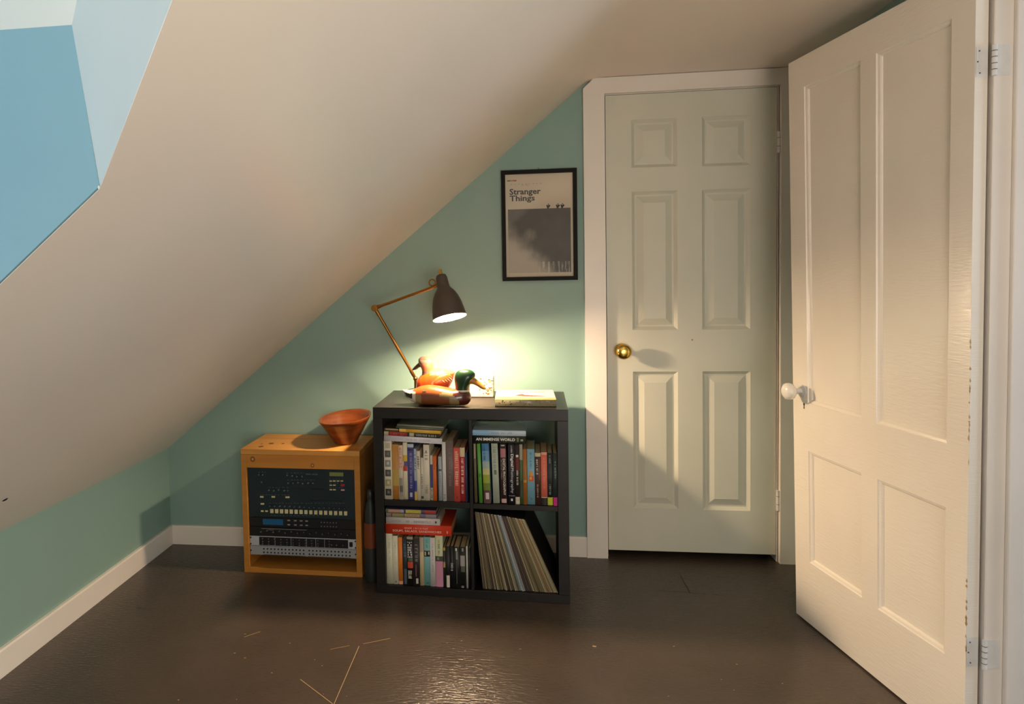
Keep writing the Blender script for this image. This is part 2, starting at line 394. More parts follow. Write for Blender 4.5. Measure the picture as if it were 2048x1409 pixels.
b.poly([LP(kc[0]+x, -.001, kc[1]+z) for x, z in q], M_leaf)
for q2 in range(4):
    x, z = q[q2]; x2, z2 = q[(q2+1) % 4]
    b.poly([LP(kc[0]+x, -.001, kc[1]+z), LP(kc[0]+x2, -.001, kc[1]+z2), LP(kc[0]+x2, .001, kc[1]+z2), LP(kc[0]+x, .001, kc[1]+z)], M_leaf)
b.poly([LP(kc[0]+.0045*math.cos(a), -.0014, kc[1]+.006+.005*math.sin(a)) for a in [i*PI/5 for i in range(10)]], M_dark)
b.poly([LP(kc[0]+x, -.0014, kc[1]+z) for x, z in ((-.002, .004), (-.003, -.010), (.003, -.010), (.002, .004))], M_dark)
b.build('keyhole_plate', d2)
for z in (1.799, .272):
    b = MB(); e = LP(LW, 0, z)
    # plate on the door's hinge edge, knuckle, plate on the jamb
    A = LP(LW+.0015, .003, z-.038); 
    b.poly([LP(LW+.0012, .002, z-.038), LP(LW+.0012, .0335, z-.038), LP(LW+.0012, .0335, z+.038), LP(LW+.0012, .002, z+.038)], M_hinge)
    c = Vector((1.2015, -1.1535, 0))
    b.cyl(c+Vector((0, 0, z-.038)), c+Vector((0, 0, z+.038)), .0058, M_hinge)
    for q in (-.023, -.008, .008, .023): b.cyl(c+Vector((0, 0, z+q-.0007)), c+Vector((0, 0, z+q+.0007)), .0061, M_dark)
    b.box(1.206, 1.24, -1.1515, -1.1500, z-.038, z+.038, M_hinge)
    for (t, zz) in ((.010, .027), (.006, 0), (.012, -.028)): b.ball(LP(LW+.0018, t, z+zz), .002, paint('#5d5f60', .6), 8, 6)
    b.build('hinge', d2, sharp=40)

# ------------------------------------------------------------------ bookcase
SF = Matrix.Translation((-.5738, -.4203, 0)) @ Matrix.Rotation(-.0341, 4, 'Z')
bc = empty('bookcase', (0, 0, 0), label='black brown four cube bookcase filled with books and records', cat='bookcase')
bc.matrix_world = SF
def bpart(name, *a):
    q = MB(); q.box(*a, M_black, .0012, 1); return q.build(name, bc)
SH = .764; SD = .39
bpart('top_panel', 0, .772, 0, SD, .719, SH); bpart('bottom_panel', 0, .772, 0, SD, .0, .034)
bpart('side_panel', 0, .038, .0003, SD, .034, .719); bpart('side_panel', .730, .772, .0003, SD, .034, .719)
bpart('divider', .387, .400, .002, SD, .034, .719)
bpart('shelf_board', .038, .387, .003, SD, .3625, .386); bpart('shelf_board', .400, .730, .003, SD, .3625, .383)

# ------------------------------------------------------------------ books
LEGIBLE = {'DIGITAL PHOTOGRAPHY', 'Digital', 'Photography', 'AN IMMENSE WORLD', 'SOUPS, SALADS, SANDWICHES'}
def book(name, L, t, d, col, label, group, decor=(), texts=(), M=None, flat=False, pages=None, board=.0016, soft=True, cat='book', rough=.5, ov=.002):
    """local: vertical book stands with its spine at y=0, thickness along x; flat book lies with its spine towards -y"""
    P = (lambda u, y, v: Vector((u, y, v))) if flat else (lambda u, y, v: Vector((v, y, L-u)))
    q = MB(); cm = paint(col, rough)
    def bx(u0, u1, y0, y1, v0, v1, mt):
        c = [P(*a) for a in ((u0,y0,v0),(u1,y0,v0),(u1,y1,v0),(u0,y1,v0),(u0,y0,v1),(u1,y0,v1),(u1,y1,v1),(u0,y1,v1))]
        v = q.vs(c)
        for f in ((0,3,2,1),(4,5,6,7),(0,1,5,4),(1,2,6,5),(2,3,7,6),(3,0,4,7)): q.face([v[i] for i in f], mt)
    # boards and a slightly rounded spine
    n = 5; o1 = []; o2 = []
    for k in range(n+1):
        v = t*k/n; o1.append((v, .0022*(2*k/n-1)**2)); 
    A = q.vs([P(0, y, v) for v, y in o1]); B = q.vs([P(L, y, v) for v, y in o1])
    for k in range(n): q.face([A[k], A[k+1], B[k+1], B[k]], cm, True)
    A2 = q.vs([P(0, .0035, v) for v, y in o1]); B2 = q.vs([P(L, .0035, v) for v, y in o1])
    for k in range(n):
        q.face([A2[k], A2[k+1], B2[k+1], B2[k]], cm); q.face([A[k], A[k+1], A2[k+1], A2[k]], cm); q.face([B[k], B[k+1], B2[k+1], B2[k]], cm)
    bx(0, L, .002, d, 0, board, cm); bx(0, L, .002, d, t-board, t, cm)
    def sy(v): return .0022*(2*v-1)**2
    for dd in decor:                                   # (u0,u1,v0,v1,colour) fractions of the spine
        u0, u1, v0, v1, c = dd; k0 = 4
        for k in range(k0):
            a, e = v0+(v1-v0)*k/k0, v0+(v1-v0)*(k+1)/k0
            q.poly([P(u0*L, sy(a)-.0004, a*t), P(u1*L, sy(a)-.0004, a*t), P(u1*L, sy(e)-.0004, e*t), P(u0*L, sy(e)-.0004, e*t)], paint(c, rough))
    for tt in texts:                                   # (string,u0,u1,v0,v1,colour[,bold])
        s_, u0, u1, v0, v1, c = tt[:6]; bo = tt[6] if len(tt) > 6 else 0
        fn_ = lambda x, y: P((u0+(u1-u0)*x)*L, sy(v0+(v1-v0)*y)-.0008, (v0+(v1-v0)*y)*t)
        if s_ in LEGIBLE: q.text(s_, fn_, paint(c, rough), bo*.45)
        else: q.strokes(s_, fn_, paint(c, rough))
    o = bpy.data.objects.new(name, None); C.objects.link(o); o.empty_display_size = .05
    q.build('cover', o)
    q = MB()
    c0 = .0022 if soft else .004
    c = [P(*a) for a in ((c0,.0036,board+.0001),(L-c0,.0036,board+.0001),(L-c0,d-c0,board+.0001),(c0,d-c0,board+.0001),(c0,.0036,t-board-.0001),(L-c0,.0036,t-board-.0001),(L-c0,d-c0,t-board-.0001),(c0,d-c0,t-board-.0001))]
    v = q.vs(c)
    for f in ((0,3,2,1),(4,5,6,7),(0,1,5,4),(1,2,6,5),(2,3,7,6),(3,0,4,7)): q.face([v[i] for i in f], pages or M_page)
    q.build('page_block', o)
    o.matrix_world = SF @ M
    tag(o, label, cat, group); return o
def vbook(s, t, h, z0, col, label, group, decor=(), texts=(), lean=0, d=None, y=None, **k):
    M = Matrix.Translation((s, y if y is not None else R.uniform(.008, .016), z0+.0003)) @ Matrix.Rotation(-math.radians(lean), 4, 'Y')
    return book('book', h, t-.0006, d or R.uniform(.13, .16), col, label, group, decor, texts, M, **k)
def hbook(s, L, t, z0, col, label, group, decor=(), texts=(), tilt=0, d=.15, y=.012, rz=0, **k):
    M = Matrix.Translation((s, y, z0+.0003)) @ Matrix.Rotation(math.radians(tilt), 4, 'Y') @ Matrix.Rotation(rz, 4, 'Z')
    return book('book', L, t-.0006, d, col, label, group, decor, texts, M, flat=True, **k)
TLg, TRg, BLg = 'books in the upper left cube', 'books in the upper right cube', 'books in the lower left cube'
z = .3862
ph = []
for k, c in enumerate(['#5b5a55', '#8d8f86', '#4d4b48', '#a59a6a', '#33332f']):
    ph.append((.16+.165*k, .275+.165*k, .12, .85, c)); ph.append((.19+.165*k, .24+.165*k, .35, .65, '#c9c6b6' if k % 2 else '#77756c'))
vbook(.0395, .0325, .2382, z, '#d9d2bd', 'thick cream photo book with five square pictures down its spine', TLg, ph+[(.03, .12, .2, .8, '#b9ae95')], d=.2, y=.010)
vbook(.0724, .0262, .2240, z, '#c0873f', 'orange tan hardback second from left in the upper left cube', TLg, [(.45, .75, 0, 1, '#b79a4c')], d=.17)
vbook(.0989, .0176, .2217, z, '#cfc3ac', 'cream book with red lettering at its top and grey picture below', TLg, [(.0, .45, 0, 1, '#d8b7a0'), (.6, .95, .1, .9, '#8f8a80'), (.74, .86, .3, .9, '#4a4540')], [('COOKING', .04, .42, .2, .8, '#b23a2a')])
vbook(.1168, .0180, .2325, z, '#e4dcbd', 'cream book with yellow, violet and red spot on its spine', TLg, [(.22, .33, 0, 1, '#d9b13c'), (.33, .42, .2, 1, '#5a4a86'), (.41, .50, .05, .95, '#c2432a')])
vbook(.1356, .0260, .2274, z, '#4c4a86', 'thick violet blue book with pale cap in the upper left cube', TLg, [(0, .06, 0, 1, '#b7bfca'), (.09, .12, .1, .9, '#2a2850'), (.87, .95, .3, .7, '#a9a7c0')], [('HISTORY OF DESIGN', .16, .8, .35, .75, '#8f8fc0')])
vbook(.1625, .0106, .2090, z, '#a9b6c9', 'thin light blue book with yellow foot', TLg, [(.62, .83, 0, 1, '#33479a'), (.83, 1, 0, 1, '#c9a94a')], [('ATLAS', .1, .45, .2, .8, '#3c4c6c')])
vbook(.1735, .0146, .2009, z, '#e0d5c0', 'cream paperback with short black lettering beside the light blue book', TLg, (), [('SYMBOL', .1, .38, .2, .8, '#3a3a3a', .02)])
vbook(.1886, .0128, .1732, z, '#cfc7b6', 'short grey cream paperback with grey lettering', TLg, [(.9, .96, .1, .9, '#3b3a38')], [('LETTERS', .38, .75, .2, .8, '#6a6660')])
vbook(.2016, .0240, .2260, z, '#e3dac6', 'tall cream book with large pale grey lettering near the middle of its row', TLg, [(.1, .15, .35, .6, '#8f897c')], [('ART', .13, .28, .2, .75, '#8a8376', .02), ('ESSAYS', .72, .9, .2, .75, '#8a8376', .02)])
vbook(.2272, .0114, .1826, z, '#d7d2c6', 'short white paperback with dark blue band', TLg, [(.2, .72, .05, .95, '#3a4a84')], [('COLOR', .75, .95, .2, .8, '#555047')])
vbook(.2388, .0153, .1811, z, '#d96a2c', 'short bright orange book in the upper left cube', TLg, (), [('FIRE', .1, .3, .3, .7, '#b04a18')])
vbook(.2545, .0058, .150, z, '#2a221d', 'very thin dark booklet right of the orange book', TLg, cat='booklet')
vbook(.2606, .0146, .1788, z, '#aeb4bc', 'short pale blue grey paperback right of the orange book', TLg, [(.28, .33, .1, .9, '#5b5f68')], [('WINTER', .36, .7, .3, .7, '#7c828c')])
vbook(.2776, .0150, .2389, z, '#dcd8d6', 'tall thin white book between grey blue paperback and mauve book', TLg, (), [('1X84', .88, .96, .2, .8, '#8a8688')], y=.01)
vbook(.2934, .0292, .2459, z, '#6f5f5b', 'thick mauve brown hardback in the upper left cube', TLg, (), [('THE COMPLETE WORKS', .12, .75, .35, .7, '#8c7a78')], d=.19, y=.010)
vbook(.3235, .0238, .2170, z, '#d8584a', 'coral red book with large white lettering', TLg, [(.9, .95, .4, .6, '#7a1f18')], [('SELECTED STORIES', .06, .72, .25, .8, '#eccfb8', .02)], d=.15)
vbook(.3479, .0204, .2170, z, '#b5303a', 'deep red book with cream cap and white lettering', TLg, [(0, .17, 0, 1, '#ddc9a0')], [('NEW WORLD AND BEING', .2, .86, .25, .75, '#f0e4c8', .03)], d=.15)
vbook(.3692, .0085, .1976, z, '#30405c', 'thin dark blue book at the right end of the upper left cube', TLg, d=.12)
T_ = 2.35
hbook(.040, .238, .0225, .6255, '#dedbe2', 'white book lying across the top of the upright books', TLg, (), [('COLLECTED ESSAYS AND CRITICISM', .15, .8, .3, .75, '#c4c0c8')], T_, .17)
hbook(.041, .228, .0165, .6485, '#2b2a24', 'black and red book lying on the white book', TLg, [(0, .08, 0, 1, '#b9a98a'), (.08, .42, 0, 1, '#8e2a26'), (.46, .54, .05, .95, '#c0b28c')], [('ART OF', .12, .38, .2, .8, '#c9584a'), ('WONDERS', .58, .78, .25, .8, '#aaa894'), ('TRAVEL', .8, .94, .25, .8, '#aaa894')], T_, .16)
hbook(.1045, .170, .0135, .6627, '#dfae3e', 'yellow book lying on the black and red book', TLg, [(0, .16, 0, 1, '#e6bd56')], (), T_, .15)
hbook(.041, .060, .0120, .6656, '#5a4630', 'small brown booklet lying left of the yellow book', TLg, [(.1, 1, .5, .9, '#a59878')], (), T_, .12, cat='booklet')
hbook(.092, .192, .0090, .6775, '#5f6658', 'grey green magazine directly on the yellow book', TLg, (), (), T_, .17, cat='magazine', rough=.28, pages=M_pagew)
hbook(.096, .190, .0080, .6865, '#8b8d7c', 'glossy grey magazine on top of the upper left pile', TLg, (), (), T_, .18, cat='magazine', rough=.22, pages=M_pagew)

z = .3834
vbook(.4045, .0110, .2370, z, '#6b6148', 'thin olive book at the left end of the upper right cube', TRg, [(.0, .25, .2, .8, '#a99a80')], (), .5)
vbook(.4235, .0140, .2380, z, '#5ea544', 'bright green leaning book in the upper right cube', TRg, [(.5, .56, .2, .8, '#3d7f2e')], (), 1.6, rough=.35)
vbook(.4420, .0280, .2390, z, '#6d9cc0', 'book with sky blue to yellow green landscape spine', TRg, [(0, .12, 0, 1, '#3f78a8'), (.3, .42, 0, 1, '#a3b7ae'), (.42, .52, 0, 1, '#c9c387'), (.52, .66, 0, 1, '#9aa838'), (.66, .78, 0, 1, '#6d7d2c'), (.78, 1, 0, 1, '#5a3b3a'), (.82, .93, .3, .8, '#d9c9cc')], [('WILD GARDENS', .05, .28, .2, .5, '#2c4e78')], 1.4)
vbook(.4790, .0250, .2385, z, '#b3bcac', 'pale grey green book next to the landscape spine', TRg, [(.44, .52, .3, .7, '#6c7566')], [('A FIELD GUIDE TO THE BIRDS', .06, .42, .25, .75, '#8b9486')], 1.3)
vbook(.5090, .0250, .2385, z, '#3a2425', 'dark maroon book with pink block lettered DIGITAL PHOTOGRAPHY', TRg, [(.02, .04, .2, .8, '#cfc3b0'), (.08, .23, .1, .9, '#b2737a'), (.92, .99, .1, .9, '#c9a5a0')], [('DIGITAL PHOTOGRAPHY', .25, .86, .42, .82, '#e6dccb', .03), ('COMPLETE COURSE', .26, .6, .12, .32, '#a58d8a')], .5)
vbook(.5400, .0250, .2372, z, '#231f27', 'black book lettered with large white Digital', TRg, [(.86, .865, 0, 1, '#c9c6cc'), (.91, .95, .35, .65, '#dcdce0')], [('Digital', .16, .37, .3, .82, '#f2f0ee', .04), ('Photography', .39, .82, .3, .82, '#c3c3cc', .02), ('Complete', .02, .14, .4, .7, '#c3c3cc')], 0)
vbook(.5664, .0172, .2362, z, '#2c2320', 'dark brown book with red band and cream foot', TRg, [(.17, .21, .2, .8, '#e4dccb'), (.22, .43, 0, 1, '#6e2a26'), (.88, 1, 0, 1, '#d8cdb6'), (.93, .935, .1, .9, '#7a6f5c')], [('GOOD PRINTS', .43, .68, .3, .75, '#e0d6c2', .02)])
vbook(.5840, .0124, .2390, z, '#48663e', 'narrow green book with grey cap', TRg, [(0, .26, 0, 1, '#a2a08e'), (.6, .88, 0, 1, '#3d4a38')])
vbook(.5970, .0158, .2200, z, '#a66a2c', 'narrow golden brown book left of the light blue book', TRg, [(.55, .6, .1, .9, '#c79a4a')])
vbook(.6135, .0290, .2200, z, '#7fb0c4', 'light blue book with orange bird emblem', TRg, [(.48, .58, .2, .85, '#dd5a2a'), (.40, .49, .3, .7, '#e0973c'), (.5, .55, .3, .6, '#e9b24a'), (.88, .92, .4, .6, '#45708a')], [('THE ART OF SEEING', .06, .36, .35, .65, '#5c8ea4')])
vbook(.6435, .0225, .2060, z, '#4a2f26', 'dark brown book with cream cap and vertical lettering', TRg, [(0, .07, 0, 1, '#cdbfa0'), (.1, .52, .78, .9, '#8c4a2c')], [('TOLSTOY', .12, .42, .2, .6, '#d8c8b0'), ('PENGUIN', .6, .86, .3, .6, '#b8a890')])
vbook(.6670, .0235, .2090, z, '#e0705a', 'salmon coral book with black foot', TRg, [(0, .05, 0, 1, '#e8a08a'), (.85, .86, 0, 1, '#e9d7c8'), (.86, 1, 0, 1, '#241d1b')], [('THE SECRET HISTORY', .1, .7, .35, .65, '#e9957f')])
vbook(.6912, .0205, .2060, z, '#25292b', 'dark book with yellow green block at its foot', TRg, [(.85, 1, 0, 1, '#c7ce2e')], [('NATURE', .04, .2, .3, .7, '#8d9790'), ('HISTORY', .6, .8, .3, .7, '#8d9790')])
R.random()
vbook(.7085+.0045, .0165, .2070, z, '#2a3734', 'dark green book with magenta block at its foot, far right of its row', TRg, [(.84, 1, 0, 1, '#d2308a')], [('READER', .15, .5, .35, .7, '#8aa09a')])
hbook(.4015, .208, .0280, .6255, '#23271f', 'black book lettered AN IMMENSE WORLD lying across the upright books', TRg, [(.83, .87, .2, .8, '#6e7a4c'), (.9, .95, .3, .6, '#9aa08c')], [('AN IMMENSE WORLD', .06, .80, .3, .72, '#f4f2ea', .05)], .0, .15, pages=M_pagew, soft=False)
hbook(.4010, .209, .0215, .6540, '#a9c4dc', 'pale blue white book on top of the black book', TRg, [(0, .3, 0, 1, '#8fb8dc'), (.5, 1, 0, 1, '#bfcddb')], [('OCEAN AND SKY', .35, .75, .35, .7, '#93a8bd')], .0, .16, pages=M_pagew, rough=.3)

z = .0343
vbook(.0395, .0260, .2080, z, '#dcd8bf', 'widest cream book at the left end of the lower left cube', BLg, (), [('A TIME OF GIFTS', .1, .6, .4, .65, '#c3bfa6')], d=.14)
vbook(.0660, .0215, .2000, z, '#dfdbc4', 'cream book beside the orange spine in the lower left cube', BLg, [(.93, .96, .4, .7, '#6a7a5a')], [('BETWEEN WOODS', .1, .6, .4, .65, '#c6c2a8')], d=.14)
vbook(.0880, .0180, .1940, z, '#e07c24', 'slim orange book in the lower left cube', BLg, [(.93, 1, 0, 1, '#e8a083')], d=.13)
vbook(.1068, .0185, .1900, z, '#26303a', 'dark slate blue book in the lower left cube', BLg, [(.65, .98, .3, .9, '#4a5560')], [('NOVEL', .1, .4, .3, .8, '#5e7080')], d=.14)
vbook(.1262, .0255, .2010, z, '#1e1b18', 'black book with big white letters and red square', BLg, [(0, .05, 0, 1, '#a9a38c'), (.51, .64, .1, .95, '#cf4a30'), (.44, .5, .2, .9, '#4f6a4e')], [('JAWBONE', .1, .44, .1, .85, '#efece2', .05), ('HOUSE', .69, .86, .15, .8, '#e2dfd4', .03)], d=.14)
vbook(.1525, .0240, .1960, z, '#2f2a2a', 'charcoal book with grey lettering and pink line', BLg, [(.55, .8, .35, .5, '#8c5a62'), (.84, .95, .4, .8, '#c0bcb0')], [('MYTHS', .12, .5, .3, .8, '#8a8484', .02)], d=.14)
vbook(.1775, .0170, .1990, z, '#d2bd93', 'tan cream book left of the turquoise book', BLg, [(0, .3, 0, 1, '#b9a894')], d=.14)
vbook(.1950, .0250, .2000, z, '#7fb6b6', 'turquoise book with black band', BLg, [(.28, .40, 0, 1, '#22211f'), (.3, .38, .1, .35, '#cfc9ac'), (.3, .36, .7, .9, '#cfc9ac'), (.93, .96, .4, .7, '#2f6a74')], [('THE SEA', .05, .22, .35, .7, '#5f9a9c')], d=.14)
vbook(.2206, .0210, .2000, z, '#d5d0cb', 'white book between turquoise and pink books', BLg, (), [('COLLECTED POEMS', .12, .7, .4, .7, '#aaa59e')], d=.14)
vbook(.2422, .0310, .2090, z, '#c9cda6', 'book with pale green upper half and pink lower half', BLg, [(.40, .50, 0, 1, '#4c4a3e'), (.42, .47, .2, .5, '#8c8a76'), (.50, 1, 0, 1, '#cd8fa8')], [('THE GARDEN PARTY', .08, .38, .35, .65, '#7c8062')], d=.14)
vbook(.2740, .0100, .1640, z, '#24231c', 'thin dark paperback with yellow top right of the pink book', BLg, [(0, .08, 0, 1, '#b6a03c'), (.36, .5, .1, .9, '#c99a5a')], d=.12)
vbook(.2848, .0166, .1680, z, '#1c1d1d', 'short black paperback with white foot', BLg, [(.7, .99, .1, .9, '#d8d0c6')], d=.12)
vbook(.3018, .0144, .1680, z, '#181a1b', 'short black paperback with small white word at mid height', BLg, (), [('Quiet', .4, .6, .2, .85, '#d9d9d2', .03)], d=.12)
vbook(.3168, .0238, .1660, z, '#1b1e1d', 'short black paperback with white dot at its top', BLg, [(.02, .09, .3, .6, '#d8d6cc'), (.1, .3, .4, .7, '#8a8e88'), (.32, .9, .46, .56, '#5d625c')], d=.12)
vbook(.3410, .0230, .1670, z, '#191b1a', 'short black paperback with grey portrait block', BLg, [(.02, .1, .4, .7, '#9aa092'), (.2, .46, .1, .9, '#a79e9e'), (.46, .6, .2, .9, '#5d5f4e')], [('ME', .94, .99, .2, .8, '#d9d9d2')], d=.12)
vbook(.3660, .0080, .1720, z, '#c7c7bd', 'very thin white booklet at the right end of the lower left cube', BLg, d=.12, cat='booklet')
vbook(.3752, .0100, .1640, z, '#141210', 'thin black booklet against the divider in the lower left cube', BLg, d=.12, cat='booklet')
hbook(.0390, .270, .0415, .2430, '#d23a1c', 'thick red cookbook lettered SOUPS, SALADS, SANDWICHES', BLg, (), [('HAPPY WEEKNIGHTS', .29, .66, .58, .76, '#f0a890', .01), ('SOUPS, SALADS, SANDWICHES', .11, .85, .22, .47, '#f6d8c8', .02), ('A', .925, .955, .25, .55, '#f0b8a4', .03)], 0, .19, soft=False)
hbook(.0415, .222, .0270, .2848, '#cfc6c4', 'white hardback lying on the red cookbook', BLg, [(.91, .94, .35, .65, '#4a2a3a')], [('HUNGER  OF  MIDNIGHTS', .08, .84, .3, .65, '#a29a9c')], 0, .16)
hbook(.0430, .208, .0175, .3120, '#6c6272', 'mottled grey violet book second from top of the lower left pile', BLg, [(0, .1, 0, 1, '#7e7068'), (.12, .35, .05, .95, '#8d8450'), (.37, .66, .1, .9, '#b0946c'), (.78, .99, .05, .95, '#8c8286')], [('STREETS', .4, .64, .2, .8, '#6a3f3c')], 0, .16)
hbook(.0410, .208, .0165, .3297, '#4d4b6a', 'multicoloured book on top of the lower left pile', BLg, [(0, .05, 0, 1, '#3c6a4a'), (.05, .3, .1, .9, '#b98a72'), (.3, .36, .1, .9, '#9aa6b4'), (.4, .7, .05, .95, '#c2b648'), (.77, .99, .1, .95, '#a83a30')], [('ANIMALS', .43, .68, .2, .8, '#8c8430')], 0, .16)

# ------------------------------------------------------------------ records
rec_kinds = {
 't': (['#b9a77c', '#a8956c', '#c4b38a', '#9a8862'], 'worn tan record sleeve in the leaning row of records'),
 'd': (['#3a332c', '#2b2723', '#4b4038'], 'dark brown edged record sleeve in the leaning row of records'),
 'c': (['#ddd0aa', '#e2d6b6'], 'cream edged record sleeve in the leaning row of records'),
 'p': (['#3b2c38', '#4a3444'], 'dark plum record sleeve in the leaning row of records'),
 'b': (['#8fb3bf'], 'light blue record sleeve left of the white ones'),
 'w': (['#d6dade', '#cfd6dc'], 'white record sleeve near the middle of the leaning row'),
 'g': (['#8f875f', '#7a7350'], 'olive record sleeve in the leaning row of records'),
 'o': (['#c8925c'], 'orange tan record sleeve right of the olive ones'),
}
seq = 'ddtdtgdptdctgtdtcdptgdctgbwwwdpdpdcgtgdgtgcttoctcct'
n = len(seq); th0 = {}
for i, ch in enumerate(seq):
    f = i/(n-1); t = .0034+.0005*R.random()
    sb = .4318+(.7235-.4318)*f; th = math.radians(5.2+(23.6-5.2)*(f**.8))
    if (ch) not in th0 or True:
        col = R.choice(rec_kinds[ch][0])
        q = MB(); q.box(0, t, .0012, .312, 0, .313, paint(R.choice(['#1d1a18', '#26211d', '#171616', '#2c241e']), .6)); q.box(.0001, t-.0001, 0, .0012, .0004, .3126, paint(col, .7))
        q.box(t*.35, t*.65, -.0004, .0, .004, .309, paint('#5c5140' if ch != 'd' else '#8b7a5c', .8))
    o = q.build('record_sleeve')
    o.matrix_world = SF @ Matrix.Translation((sb, .012+R.uniform(0, .006), .0345)) @ Matrix.Rotation(-th, 4, 'Y')
    lab = rec_kinds[ch][1]; tot = seq.count(ch); nth = seq[:i].count(ch)
    if ch in 'td' or ch in 'cg':
        lab = lab.replace('in the leaning row of records', 'left of the light blue one in the leaning row' if i < seq.index('b') else 'right of the white ones in the leaning row')
    if ch == 'w': lab = ['white record sleeve touching the light blue one', 'middle of the three white record sleeves', 'rightmost of the three white record sleeves, beside dark ones'][nth]
    if ch == 'p': lab = ['leftmost dark plum record sleeve, leaning upright near the divider', 'dark plum record sleeve left of the light blue one, second plum from the divider', 'dark plum record sleeve just right of the white ones', 'dark plum record sleeve among brown ones, rightmost of the plum ones'][nth]
    if i == n-1: lab = 'worn tan record sleeve leaning lowest at the right end of the row'
    tag(o, lab, 'record', 'records in the lower right cube')

# ------------------------------------------------------------------ plywood rack box with its gear
M_pine = noisy('pine_ply', '#c78a40', '#d4994e', (2.2, 26, 26), .48, .04, 60, (1, 8, 8))
M_pined = noisy('pine_front', '#b5762c', '#c08338', (2.2, 26, 26), .45, .04, 60, (1, 8, 8))
M_knot = paint('#7a4a20', .5)
AF = Matrix.Translation((-1.199, -.281, 0)) @ Matrix.Rotation(-.0188, 4, 'Z')
rk = empty('rack_box', (0, 0, 0), label='pine plywood rack box holding studio gear beside the bookcase', cat='rack box'); rk.matrix_world = AF
q = MB(); q.box(0, .534, 0, .275, .525, .549, M_pine, .0015, 1)
for x, y, r in ((.10, .10, .012), (.075, .045, .012), (.155, .10, .007), (.06, .09, .005)):
    q.poly([(x+r*math.cos(a), y+r*1.1*math.sin(a), .5493) for a in [i*PI/7 for i in range(14)]], M_knot)
q.build('top_board', rk)
q = MB(); q.box(.025, .509, 0, .02, .467, .525, M_pined, .001, 1)
for x, zz, r in ((.055, .505, .011), (.325, .483, .008)):
    q.poly([(x+r*math.cos(a), -.0003, zz+r*1.1*math.sin(a)) for a in [i*PI/7 for i in range(14)]], M_knot)
    q.poly([(x+r*.5*math.cos(a), -.0006, zz+r*.5*math.sin(a)) for a in [i*PI/7 for i in range(14)]], M_pine)
q.build('front_rail', rk)
for x in (0, .509):
    q = MB(); q.box(x, x+.025, 0, .275, .0, .525, M_pined, .001, 1); q.build('side_board', rk)
q = MB(); q.box(.025, .509, 0, .275, 0, .022, M_pined, .001, 1); q.build('bottom_board', rk)
q = MB(); q.box(.025, .509, .265, .275, .022, .525, M_pined); q.build('back_board', rk)
def gx(cx): return .030+(cx-100)/860*.4815
def gz(cx, cy): return .467-((cy-25*(cx-100)/860)-470)*.000565
M_gb = paint('#13262e', .45); M_gk = paint('#121214', .45); M_gs = paint('#a9acb2', .38, .3); M_gl = paint('#c5cbd4', .35, .3)
M_cream = paint('#cfc79a', .45); M_kn = paint('#39464c', .4); M_kt = paint('#9fb0b0', .4)
def gear(name, z0, z1, mt, label, dep=.20, cat='rack unit'):
    g = empty(name, (0, 0, 0), label=label, cat=cat); g.matrix_world = AF
    a = MB(); a.box(.0262, .5078, .010, .014, z0+.0006, z1-.0006, mt, .0006, 1); a.build('front_plate', g)
    a = MB(); a.box(.045, .489, .0142, dep, z0+.002, z1-.002, M_gk); a.build('chassis', g)
    return g
def gknob(g, x, z, r=.0042, mt=None, h=.010):
    a = MB(); a.cyl((x, .010, z), (x, .010-h, z), r, mt or M_kn, r*.8, 12); a.box(x-.0006, x+.0006, .0095-h, .010-h, z, z+r*.8, M_kt); return a.build('knob', g)
def gbtn(g, x, z, wd, hh, mt, h=.004):
    a = MB(); a.box(x-wd/2, x+wd/2, .010-h, .0101, z-hh/2, z+hh/2, mt, .0006, 1); return a.build('button', g)
def gtext(g, s_, x0, x1, z0, z1, col, mt=None):
    pass
g = gear('drum_machine', .2453, .467, M_gb, 'dark blue green drum machine filling the top of the rack', cat='drum machine')
for k in range(16): gbtn(g, gx(282+39.6*k), gz(282+39.6*k, 816+1.1*k), .0145, .0175, M_cream)
for k in range(16): gknob(g, gx(270+40*k), gz(270+40*k, 775+1.2*k), .0032)
for cx, cy in ((190,530),(220,530),(210,588),(420,535),(460,540),(497,545),(540,545),(425,597),(465,597),(505,592),(542,600),(585,597),(625,597),(267,652),(306,655),(346,648),(390,655),(420,655)):
    gknob(g, gx(cx), gz(cx, cy))
a = MB(); a.box(gx(755), gx(865), .0085, .0101, gz(810, 546), gz(810, 517), paint('#7f8650', .3)); a.build('display', g)
for cx, cy, wd in ((764,583,.012),(792,583,.012),(822,583,.012),(852,583,.012),(764,615,.012),(792,615,.012),(764,650,.012),(792,650,.012),(203,705,.016),(297,705,.016),(412,708,.018),(206,760,.016),(203,817,.012),(238,817,.012)):
    gbtn(g, gx(cx), gz(cx, cy), wd, .005 if cx > 700 else .007, M_cream, .003)
tag(gbtn(g, gx(858), gz(858, 615), .018, .010, paint('#9c2f33', .4)), label='red button'); tag(gbtn(g, gx(858), gz(858, 652), .016, .006, paint('#d59fae', .4)), label='pink button')
a = MB()
for x0, x1, cy in ((455, 490, 645), (515, 560, 648), (600, 715, 645), (590, 705, 735), (750, 852, 738)):
    zc = gz((x0+x1)/2, cy); a.box(gx(x0), gx(x1), .0094, .0101, zc-.002, zc+.002, M_gk)
a.strokes('RHYTHM COMPOSER', lambda u, v: (gx(565)+(gx(662)-gx(565))*u, .0094, gz(610, 535)+.006*v), paint('#6f7d78', .5))
